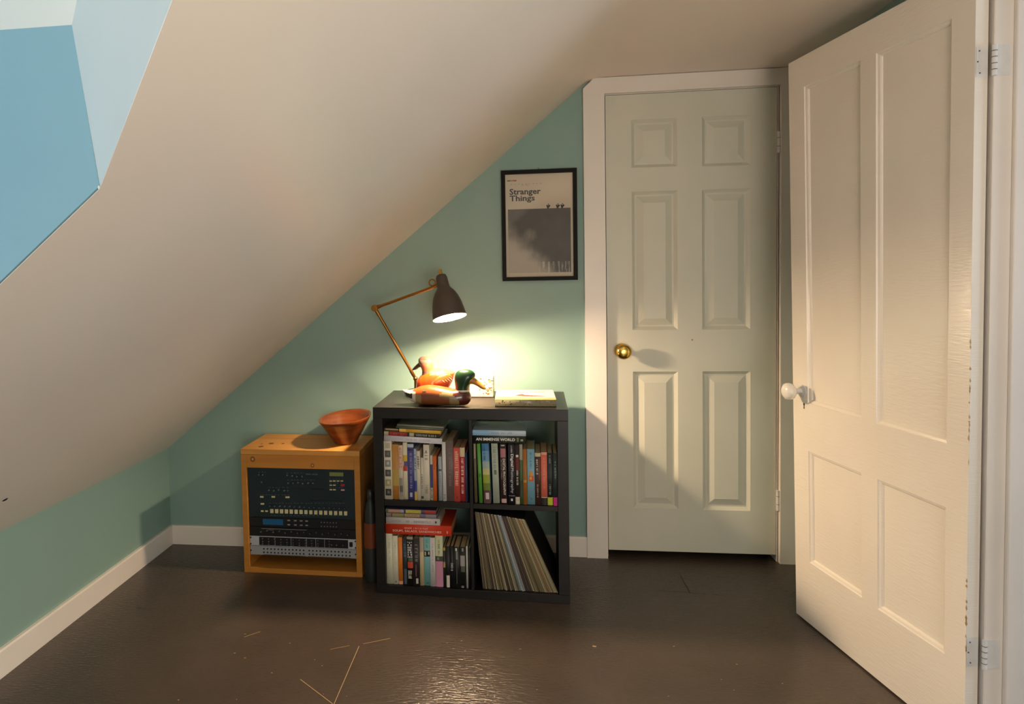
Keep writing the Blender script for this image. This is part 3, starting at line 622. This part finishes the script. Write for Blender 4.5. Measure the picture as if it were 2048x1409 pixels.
for row, (x0, x1, cy) in enumerate(((180, 240, 512), (410, 550, 520), (415, 630, 575), (260, 430, 632), (260, 880, 755), (270, 880, 852), (750, 870, 570), (750, 870, 600), (750, 870, 636), (190, 430, 690))):
    x = x0
    while x < x1:
        l = R.uniform(8, 20); zc = gz(x, cy); a.box(gx(x), gx(min(x+l, x1)), .0096, .0101, zc-.0007, zc+.0007, paint('#5d7276', .5)); x += l+R.uniform(8, 20)
a.build('panel_printing', g)
g = gear('synth_module', .2020, .2448, M_gk, 'black synth module with blue display under the drum machine', cat='synth module')
a = MB(); a.box(gx(205), gx(370), .0085, .0101, gz(287, 925), gz(287, 880), paint('#1f5d8c', .25)); a.build('display', g)
for cx in (417, 470, 518, 562):
    for cy in (883, 918): gbtn(g, gx(cx), .235 if cy == 883 else .216, .012, .005, paint('#8e9094', .4), .003)
for k in range(6):
    for zz in (.232, .214): gknob(g, gx(680+24*k), zz, .0025, paint('#7c7e80', .4), .004)
g = gear('effects_unit', .1615, .2015, M_gk, 'black effects unit with a row of small knobs above the silver mixer', cat='effects unit')
for k in range(15): gknob(g, gx(190+50*k), .181+.006*(k % 2), .0045, paint('#2c2c30', .4))
a = MB(); a.box(gx(190), gx(560), .0094, .0101, .1935, .1955, paint('#7d7f84', .4)); a.strokes('EFFECTS', lambda u, v: (gx(240)+.03*u, .0094, .1885+.004*v), paint('#8a8c90', .5)); a.build('panel_printing', g)
g = gear('rack_mixer', .1170, .1610, M_gl, 'silver rack mixer with black control section and power switch', cat='mixer')
a = MB(); a.box(gx(170), gx(888), .0088, .0101, .1205, .1575, M_gk)
for cx in (300, 430, 556, 630, 700): a.box(gx(cx), gx(cx)+.0012, .0084, .0090, .1205, .1575, M_gl)
a.build('control_panel', g)
for k in range(11):
    for zz in (.150, .137, .127): gknob(g, gx(200+50*k if k < 10 else 740), zz, .0035, paint('#3a3c40', .4), .006)
for cx in (760, 800, 850): gknob(g, gx(cx), .135, .0048, paint('#33353a', .4), .008)
gbtn(g, gx(912), .139, .014, .020, M_gk); 
for x in (.030, .504):
    for zz in (.125, .153):
        a = MB(); a.cyl((x, .010, zz), (x, .0075, zz), .0032, M_gk, seg=10); a.build('screw', g)
g = gear('patch_bay', .0760, .1165, M_gs, 'grey patch bay with two rows of black jacks, lowest in the rack', cat='patch bay')
for k in range(24):
    for zz in (.1045, .0885):
        a = MB(); x = gx(206+ (29.5*k if k < 12 else 29.5*k+16)); a.cyl((x, .0101, zz), (x, .0085, zz), .0036, M_gk, .0036, 12); a.build('jack', g)
for x in (.030, .504):
    a = MB(); a.cyl((x, .010, .096), (x, .0075, .096), .0032, M_gk, seg=10); a.build('screw', g)
a = MB(); a.box(gx(200), gx(545), .0092, .0101, .0780, .0795, M_gk); a.box(gx(565), gx(905), .0092, .0101, .0780, .0795, M_gk); a.build('panel_printing', g)

# ------------------------------------------------------------------ wooden bowl
M_bowl = noisy('turned_wood', '#6f3315', '#8c4a20', (6, 6, 40), .26, .05, 30, (1, 1, 8), coat=.3)
q = MB()
def bend(p):
    f = max(p.z, 0)/.118
    return Vector((p.x, p.y*(1+.16*f), p.z+f*(.075*p.x+.05*p.y)))
q.lathe([(0, 0), (.048, 0), (.052, .003), (.056, .010), (.070, .035), (.090, .070), (.108, .100), (.116, .114), (.1155, .118), (.112, .1175), (.104, .104), (.086, .075), (.066, .045), (.050, .026), (.030, .018), (0, .016)], M_bowl, seg=56, fn=bend)
tag(q.build('wooden_bowl', loc=(-.762, -.150, .5497), sharp=60), 'reddish brown turned wooden bowl on the rack box', 'bowl')

# ------------------------------------------------------------------ grey bottle between box and bookcase
q = MB(); MG = paint('#262b2a', .5)
q.lathe([(0, .001), (.022, .001), (.028, .010), (.030, .05), (.0295, .14), (.027, .24), (.022, .30), (.017, .335), (.012, .345), (.012, .36)], MG, seg=28)
bt = q.build('spray_bottle', loc=(-.6175, -.315, 0), sharp=50); tag(bt, 'slim grey bottle with orange label between rack box and bookcase', 'bottle')
q = MB(); q.lathe([(.0302, .150), (.0300, .20), (.0285, .255)], paint('#74370f', .5), seg=28); tag(q.build('paper_label', bt), label='orange label')
q = MB(); q.lathe([(.0125, .352), (.0135, .356), (.0135, .378), (.009, .392), (.0, .394)], paint('#2a2d2d', .4), seg=20); q.build('cap', bt)

# ------------------------------------------------------------------ things on the bookcase top
ZT = SH+.0004
# desk lamp
lamp = empty('desk_lamp', (-.413, -.125, ZT), label='lit brass and black jointed desk lamp on the bookcase', cat='desk lamp')
O_ = Vector((-.413, -.125, ZT))
def lp(b_, name): return b_.build(name, lamp, sharp=40)
M_sh = paint('#4d433a', .42)  # black lamp paint lightened, with the bloom's glow put into the colour
q = MB(Matrix.Translation(-O_)); q.lathe([(0, 0), (.072, 0), (.075, .003), (.074, .012), (.066, .019), (.02, .023), (0, .023)], M_sh, Matrix.Translation(O_), 48); lp(q, 'lamp_base')
st0 = Vector((-.441, -.14, ZT+.02)); st = Vector((-.440, -.145, .837)); el = Vector((-.599, -.22, 1.155)); hd = Vector((-.333, -.272, 1.243))
q = MB(Matrix.Translation(-O_)); q.cyl(st0, st, .006, M_antbrass); q.ball(st, .0105, M_antbrass, 16, 10); lp(q, 'stem')
q = MB(Matrix.Translation(-O_)); q.cyl(st, el, .0065, M_antbrass); q.cyl(st+(el-st)*.04, st+(el-st)*.12, .008, M_antbrass); q.cyl(st+(el-st)*.9, st+(el-st)*.97, .008, M_antbrass); lp(q, 'lower_arm')
q = MB(Matrix.Translation(-O_)); q.cyl(el+Vector((0, -.012, 0)), el+Vector((0, .010, 0)), .0145, M_antbrass, seg=24); q.cyl(el+Vector((0, -.017, 0)), el+Vector((0, -.012, 0)), .009, M_antbrass); lp(q, 'elbow_joint')
q = MB(Matrix.Translation(-O_)); q.cyl(el, hd, .0063, M_antbrass); q.cyl(el+(hd-el)*.04, el+(hd-el)*.10, .008, M_antbrass); lp(q, 'upper_arm')
Dn = Vector((.205, -.23, -.95)).normalized(); op = Vector((-.264, -.33, 1.116))
MS = (-Dn).to_track_quat('Z', 'Y').to_matrix().to_4x4(); MS.translation = op
outer = [(.0700, 0), (.0690, .012), (.0660, .035), (.0610, .062), (.0530, .088), (.0430, .108), (.0330, .121), (.0265, .130), (.0250, .150), (.0240, .172), (.0200, .183), (.010, .187)]
inner = [(r-.0018 if r > .03 else r-.003, z_-.001) for r, z_ in outer[:8]]
M_in = paint('#f4efe4', .5)
q = MB(Matrix.Translation(-O_)); prof = [(.0682, .0)]+inner[1:][:7]
q.lathe(prof+[(0, .128)], M_in, MS, 48); ns = len(prof)
q.lathe(outer+[(0, .187)], M_sh, MS, 48); q.lathe([(.0682, 0), (.0700, 0)], M_sh, MS, 48)
shade = tag(q.build('lamp_shade', lamp, recalc=False, sharp=50), label='black bell shaped shade, white inside')
q = MB(Matrix.Translation(-O_)); q.lathe([(.008, .186), (.008, .206), (.0065, .208), (0, .208)], M_brass, MS, 20); q.build('switch_knob', shade, sharp=40)
nk = op-Dn*.146
q = MB(Matrix.Translation(-O_)); q.cyl(hd, nk+Vector((-.022, 0, 0)), .006, M_antbrass); q.cyl(hd+Vector((-.012, -.012, -.006)), hd+Vector((.016, -.012, .004)), .005, M_antbrass)
c = hd+Vector((-.006, -.014, .018)); q.tube([c+Vector((.013*math.cos(a), 0, .013*math.sin(a))) for a in [i*2*PI/16 for i in range(17)]], .0032, M_antbrass, 8); lp(q, 'head_joint')
bm_e = bpy.data.materials.new('lit_bulb'); bm_e.use_nodes = True; nt = bm_e.node_tree; nt.nodes.remove(nt.nodes['Principled BSDF'])
em = nt.nodes.new('ShaderNodeEmission'); em.inputs[0].default_value = (1.0, .73, .46, 1); em.inputs[1].default_value = BULB = 2450
nt.links.new(em.outputs[0], nt.nodes['Material Output'].inputs[0])
bm_d = bm_e.copy(); bm_d.name = 'lit_bulb_dimmed_face'; bm_d.node_tree.nodes['Emission'].inputs[1].default_value = BULB*.22  # same bulb, emission cut on face and neck so things below clip less
q = MB(Matrix.Translation(-O_))
q.lathe([(0, -.003), (.016, -.002), (.028, .002), (.033, .007), (.034, .012), (.034, .030), (.030, .040), (.020, .056), (.014, .072), (.013, .088), (0, .088)], bm_e, MS, 28, [bm_d, bm_d, bm_e, bm_e, bm_e, bm_e, bm_d, bm_d, bm_d, bm_d])
tag(q.build('light_bulb', shade), label='glowing warm bulb')
q = MB(Matrix.Translation(-O_)); q.lathe([(0, .0885), (.015, .0885), (.016, .092), (.016, .124), (0, .124)], M_brass, MS, 20); q.build('bulb_socket', shade, sharp=40)

# wooden ducks
def recolor(b_, fn):
    for f in b_.bm.faces:
        c = f.calc_center_median(); mt = fn(c)
        if mt: f.material_index = b_.mi(mt)
dr = dict(rough=.28, coat=.5)
O1 = paint('#a83a14', **dr); O2 = paint('#b04a1e', **dr); B1 = paint('#7c4522', **dr); B2 = paint('#552018', **dr); W1 = paint('#cfc5b2', **dr); K1 = paint('#2b2620', **dr)
T1 = paint('#8e7a50', **dr); G1 = paint('#173a1c', .30, coat=.3); Y1 = paint('#b87a2c', **dr); GR = paint('#7c8a94', **dr)
dk = empty('duck_decoy', (-.317, -.368, ZT), label='painted wooden mallard with glossy green head at the bookcase front', cat='wooden duck')
dk.rotation_euler = (0, 0, -.07)
q = MB()
secs = [(-.143, 0, .058, .004, .003, .003), (-.135, 0, .054, .012, .006, .008), (-.120, 0, .048, .022, .011, .017), (-.105, 0, .042, .031, .018, .026), (-.088, 0, .036, .037, .032, .029), (-.065, 0, .034, .043, .043, .031), (-.035, 0, .034, .047, .047, .032), (0, 0, .034, .049, .044, .0325), (.035, 0, .034, .049, .038, .0325), (.065, 0, .033, .046, .033, .0315), (.090, 0, .034, .042, .034, .032), (.110, 0, .035, .036, .034, .033), (.125, 0, .035, .027, .026, .029), (.135, 0, .035, .016, .015, .018), (.139, 0, .035, .004, .004, .004)]
# denser interpolation
def dense(secs, k=4):
    out = []
    for a_, b_ in zip(secs, secs[1:]):
        for i in range(k): out.append(tuple(x+(y-x)*i/k for x, y in zip(a_, b_)))
    return out+[secs[-1]]
q.loft(dense(secs), O1, 40)
def duckcol(c):
    x, y, zz = c
    top = zz > .047+.010*math.sin((x+.1)*14)
    if x < -.098: return W1 if zz > .050 else (K1 if zz > .034-(x+.12)*.2 else W1)
    if x < -.082 and zz < .058: return W1
    if x > .084+.012*math.sin(zz*90): return B2
    if x < -.060 and not top: return T1
    if top: return O2 if abs(y) > .004 else O2
    if x > .055: return T1
    if .02 < x < .055 and zz > .040: return T1
    return B1
recolor(q, duckcol)
q.box(-.052, -.036, -.0405, -.034, .058, .064, GR)
q.build('duck_body', dk)
def dk_head(parent, loc, rot, hc, fn=None, bill=None, sc=1):
    Mx = Matrix.Translation(loc) @ Matrix.Rotation(rot, 4, 'Z') @ Matrix.Scale(sc, 4)
    a = MB(Mx); prof = [(.0285, -.042), (.0275, -.032), (.0270, -.020), (.0285, -.008), (.0310, .004), (.0325, .016), (.0325, .026), (.0300, .036), (.0245, .044), (.016, .0495), (.008, .0515), (0, .052)]
    def shp(p):
        f = max(0, min(1, (p.z+.01)/.04))
        x = p.x*(1+.22*f)+.010*f*(1 if p.x > 0 else .6)+.004*f
        return Vector((x, p.y*(1-.14*f), p.z))
    a.lathe(prof, hc, None, 36, fn=shp, cap0=True)
    if fn: recolor(a, fn)
    hh = a.build('duck_head', parent)
    for s_ in (-1, 1):
        a = MB(Mx); a.ball((.026, s_*.0240, .022), (.0030, .0030, .0030), K1, 10, 8); a.build('eye', hh)
    a = MB(Mx)
    a.loft(dense([(.028, 0, .014, .021, .017, .018), (.045, 0, .009, .0175, .014, .013), (.060, 0, .000, .0160, .0115, .011), (.074, 0, -.010, .0165, .0095, .0095), (.085, 0, -.017, .0150, .006, .006), (.092, 0, -.021, .008, .003, .003)], 3), bill or Y1, 18)
    a.build('bill', hh)
q = MB(Matrix.Translation((.103, 0, .058))); q.lathe([(.0300, 0), (.0315, .004), (.0300, .008)], W1, seg=32); tag(q.build('neck_ring', dk), label='white neck ring')
dk_head(dk, (.104, 0, .092), -.10, G1, sc=1.04)

d2k = empty('duck_decoy', (-.345, -.235, ZT), label='orange wooden duck with brown head turned back, behind the mallard', cat='wooden duck'); d2k.rotation_euler = (0, 0, .1)
P1 = paint('#b06a48', **dr); BR = paint('#4f382c', **dr); GB = paint('#6d5a50', **dr); C2 = paint('#c9a888', **dr); O3 = paint('#b0400f', **dr)
q = MB()
secs = [(-.078, 0, .055, .004, .004, .004), (-.073, 0, .054, .026, .026, .034), (-.060, 0, .056, .042, .042, .050), (-.038, 0, .062, .052, .052, .0615), (-.01, 0, .070, .055, .056, .0695), (.018, 0, .076, .052, .054, .071), (.042, 0, .084, .043, .045, .062), (.062, 0, .094, .031, .031, .048), (.078, 0, .104, .018, .016, .028), (.089, 0, .112, .004, .003, .004)]
q.loft(dense(secs), O3, 36)
recolor(q, lambda c: P1 if c.z > .108 and c.x > -.02 else None)
q.build('duck_body', d2k)
# folded wing with feather slits
q = MB(Matrix.Translation((.035, -.040, .085)) @ Matrix.Rotation(.25, 4, 'Z') @ Matrix.Rotation(-.35, 4, 'Y'))
q.ball((0, 0, 0), (.044, .013, .024), O2, 32, 18)
for k in range(4): q.ball((.002+.011*k, -.0115+.001*k, -.004-.001*k), (.0018, .003, .010), C2, 10, 8, M=Matrix.Rotation(-.5, 4, 'Y')); q.ball((.0055+.011*k, -.0112+.001*k, -.004), (.0014, .003, .011), B2, 10, 8, M=Matrix.Rotation(-.5, 4, 'Y'))
q.build('wing', d2k)
dk_head(d2k, (-.028, -.004, .138), 2.5, BR, lambda c: (P1 if c.z < .148 and c.z > .125 else (C2 if .148 <= c.z < .154 else (GB if c.z < .166 else BR))), bill=BR, sc=.86)

# floral box
M_fl = paint('#d8cdb8', .5)
fb = MB(); fb.box(0, .148, 0, .065, 0, .089, M_fl, .004, 3)
for k in range(60):
    x, zz = R.uniform(.088, .144), R.uniform(.005, .084)
    c = R.choice(['#4a6a3a', '#7a4a2c', '#5b3a2a', '#c4803a', '#39505a', '#a8502c', '#8a8a4a']); r_ = R.uniform(.0012, .0040)*(1 if R.random() < .75 else 1.5)
    a0 = R.uniform(0, 3)
    fb.poly([(x+r_*(1+.5*math.sin(3*a+a0))*math.cos(a), -.0004, zz+r_*(1+.5*math.cos(2*a))*math.sin(a)) for a in [i*PI/5 for i in range(10)]], paint(c, .6))
tag(fb.build('gift_box', loc=(-.243, -.198, ZT), rot=(0, 0, -.02)), 'small cream box with flower sprigs behind the mallard head', 'box')

# big bird book lying at the right
MB_ = Matrix.Translation((-.083, -.402, ZT))
SF_keep = SF; SF = Matrix.Identity(4)
spd = [(0, 1, 0, .08, '#33301f')]
for k in range(46):
    u = R.uniform(.03, .95); v = R.uniform(.2, .8); spd.append((u, u+R.uniform(.006, .022), v, v+R.uniform(.06, .2), R.choice(['#5a4a2c', '#3f5a6a', '#8a5a2c', '#3c4a2c', '#7a3a2c', '#b08a3c'])))
o = book('book', .240, .0285, .225, '#8f876c', 'large white covered bird book lying on the bookcase top', None, spd, (), MB_, flat=True, pages=M_pagew, soft=False, board=.0025, rough=.3)
SF = SF_keep
q = MB(); W, Dp, zt = .240, .225, .0287
q.poly([(0, .0025, zt), (W, .0025, zt), (W, Dp, zt), (0, Dp, zt)], paint('#bdb3a6', .6))
q.poly([(0, .003, zt+.0002), (W, .003, zt+.0002), (W, .045, zt+.0002), (.14, .052, zt+.0002), (0, .040, zt+.0002)], paint('#b08a58', .6))
q.poly([(0, .055, zt+.0003), (.02, .070, zt+.0003), (.13, .056, zt+.0003), (.10, .046, zt+.0003), (.0, .044, zt+.0003)], paint('#969a68', .6))
q.poly([(.075, .088, zt+.0004), (.10, .118, zt+.0004), (.112, .120, zt+.0004), (.118, .102, zt+.0004), (.20, .078, zt+.0004), (.205, .070, zt+.0004), (.13, .072, zt+.0004)], paint('#b23c1e', .6))
q.poly([(.104, .104, zt+.0006), (.20, .075, zt+.0006), (.203, .071, zt+.0006), (.13, .085, zt+.0006)], paint('#5e2016', .6))
q.tube([(.14, .078, zt+.0003), (.15, .050, zt+.0003), (.156, .046, zt+.0003)], .0007, paint('#7d7a5c', .4), 6)
q.strokes('FOOTNOTES', lambda u, v: (.06+.145*u, .158+.030*v, zt+.0005), paint('#93836f', .5))
q.build('printed_cover', o)

# ------------------------------------------------------------------ framed poster
pf = empty('framed_poster', (-.052, 0, 1.259), label='black framed poster with dark misty landscape beside the closed door', cat='poster')
FW, FH, ft = .333, .495, .0175
M_fr = paint('#0f0d0b', .6, 0, .2)
q = MB()
for pts in ([(0, 0), (FW, 0), (FW-ft, ft), (ft, ft)], [(0, FH), (FW, FH), (FW-ft, FH-ft), (ft, FH-ft)], [(0, 0), (ft, ft), (ft, FH-ft), (0, FH)], [(FW, 0), (FW-ft, ft), (FW-ft, FH-ft), (FW, FH)]):
    q.prism(pts, -.024, -.0005, M_fr, 'y')
q.build('frame', pf)
mp_ = bpy.data.materials.new('misty_picture'); mp_.use_nodes = True; nt = mp_.node_tree; bs = nt.nodes['Principled BSDF']; N = nt.nodes.new; L = nt.links.new
tc = N('ShaderNodeTexCoord'); sx = N('ShaderNodeSeparateXYZ'); L(tc.outputs['Object'], sx.inputs[0])
def mth(op_, a_, b_=None):
    n_ = N('ShaderNodeMath'); n_.operation = op_
    for i, v in enumerate((a_, b_)):
        if v is None: continue
        if isinstance(v, (int, float)): n_.inputs[i].default_value = v
        else: L(v, n_.inputs[i])
    return n_.outputs[0]
nz = N('ShaderNodeTexNoise'); nz.inputs['Scale'].default_value = 22; nz.inputs['Detail'].default_value = 6; L(tc.outputs['Object'], nz.inputs['Vector'])
mpp = N('ShaderNodeMapping'); mpp.inputs['Scale'].default_value = (90, 1, 12); L(tc.outputs['Object'], mpp.inputs[0])
nz2 = N('ShaderNodeTexNoise'); nz2.inputs['Scale'].default_value = 1; nz2.inputs['Detail'].default_value = 3; L(mpp.outputs[0], nz2.inputs['Vector'])
# hillside: bright towards lower left below a falling ridge line z = .19 - .75 x
ridge = mth('ADD', mth('MULTIPLY', sx.outputs['X'], -.95), .285)
dd = mth('ADD', mth('SUBTRACT', ridge, sx.outputs['Z']), mth('MULTIPLY', mth('SUBTRACT', nz.outputs['Fac'], .5), .08))
r1 = N('ShaderNodeMapRange'); r1.interpolation_type = 'SMOOTHSTEP'; L(dd, r1.inputs[0]); r1.inputs[1].default_value = -.03; r1.inputs[2].default_value = .10; r1.inputs[3].default_value = 0; r1.inputs[4].default_value = .85
tr = mth('MULTIPLY', mth('GREATER_THAN', sx.outputs['X'], .16), mth('MULTIPLY', mth('LESS_THAN', sx.outputs['Z'], .085), mth('GREATER_THAN', nz2.outputs['Fac'], .53)))
pk = N('ShaderNodeMath'); vd = N('ShaderNodeVectorMath'); vd.operation = 'DISTANCE'; L(tc.outputs['Object'], vd.inputs[0]); vd.inputs[1].default_value = (.125, 0, .205)
r2_ = N('ShaderNodeMapRange'); L(vd.outputs['Value'], r2_.inputs[0]); r2_.inputs[1].default_value = 0; r2_.inputs[2].default_value = .035; r2_.inputs[3].default_value = .9; r2_.inputs[4].default_value = 0
tot = mth('ADD', mth('ADD', r1.outputs[0], mth('MULTIPLY', tr, .5)), mth('ADD', mth('MULTIPLY', r2_.outputs[0], nz2.outputs['Fac']), mth('MULTIPLY', nz.outputs['Fac'], .12)))
cr = N('ShaderNodeValToRGB'); L(tot, cr.inputs[0]); cr.color_ramp.elements[0].color = srgb('#3b3833'); cr.color_ramp.elements[1].color = srgb('#c9bba8')
L(cr.outputs[0], bs.inputs['Base Color']); bs.inputs['Roughness'].default_value = .5
q = MB(); M_paper = paint('#d8c8b0', .6)
q.box(ft-.003, FW-ft+.003, -.010, -.004, ft-.003, FH-ft+.003, M_paper)
px0, px1, pz0, pz1 = .0275, .305, .036, .322
q.poly([(px0, -.0103, pz0), (px1, -.0103, pz0), (px1, -.0103, pz1), (px0, -.0103, pz1)], mp_)
M_ink = paint('#2a2723', .6)
q.text('Stranger', lambda u, v: (.036+.139*u, -.0106, .379+.035*v), M_ink, .024)
q.text('Things', lambda u, v: (.036+.112*u, -.0106, .350+.034*v), M_ink, .024)
for k, c in enumerate(['#5c7a6a', '#4a7a5a', '#8aa06a', '#c08a4a', '#c0552a', '#b0452a']): q.poly([(.026+.007*k, -.0106, .447), (.0325+.007*k, -.0106, .447), (.0325+.007*k, -.0106, .453), (.026+.007*k, -.0106, .453)], paint(c, .6))
x = .040
while x < .17: q.poly([(x, -.0106, .433), (x+.008, -.0106, .433), (x+.008, -.0106, .4345), (x, -.0106, .4345)], paint('#8a7c68', .6)); x += R.uniform(.011, .02)
for x in (.09, .108): q.poly([(x, -.0106, .427), (x+.011, -.0106, .427), (x+.011, -.0106, .4285), (x, -.0106, .4285)], paint('#8a7c68', .6))
for x in (.206, .248, .268):                # small dark shrubs on the horizon of the picture
    for dx, dz, rr_ in ((0, .006, .007), (.006, .011, .005), (-.004, .012, .004), (.002, .018, .003)):
        q.poly([(x+dx+rr_*math.cos(a)*(.8+.3*math.sin(5*a)), -.0106-.00001*dz, pz1+dz+rr_*math.sin(a)) for a in [i*PI/6 for i in range(12)]], M_ink)
q.build('printed_sheet', pf)
gl = bpy.data.materials.new('picture_glass'); gl.use_nodes = True; nt = gl.node_tree; nt.nodes.remove(nt.nodes['Principled BSDF'])
t_ = nt.nodes.new('ShaderNodeBsdfTransparent'); g_ = nt.nodes.new('ShaderNodeBsdfGlossy'); g_.inputs['Roughness'].default_value = .02; f_ = nt.nodes.new('ShaderNodeFresnel'); f_.inputs[0].default_value = 1.5
mx = nt.nodes.new('ShaderNodeMixShader'); nt.links.new(f_.outputs[0], mx.inputs[0]); nt.links.new(t_.outputs[0], mx.inputs[1]); nt.links.new(g_.outputs[0], mx.inputs[2]); nt.links.new(mx.outputs[0], nt.nodes['Material Output'].inputs[0])
q = MB(); q.poly([(ft-.002, -.016, ft-.002), (FW-ft+.002, -.016, ft-.002), (FW-ft+.002, -.016, FH-ft+.002), (ft-.002, -.016, FH-ft+.002)], gl); q.build('glass', pf, recalc=False)
q = MB(); q.cyl((.165, 0, FH+.006), (.165, -.008, FH+.008), .0012, M_dark); q.build('nail', pf)
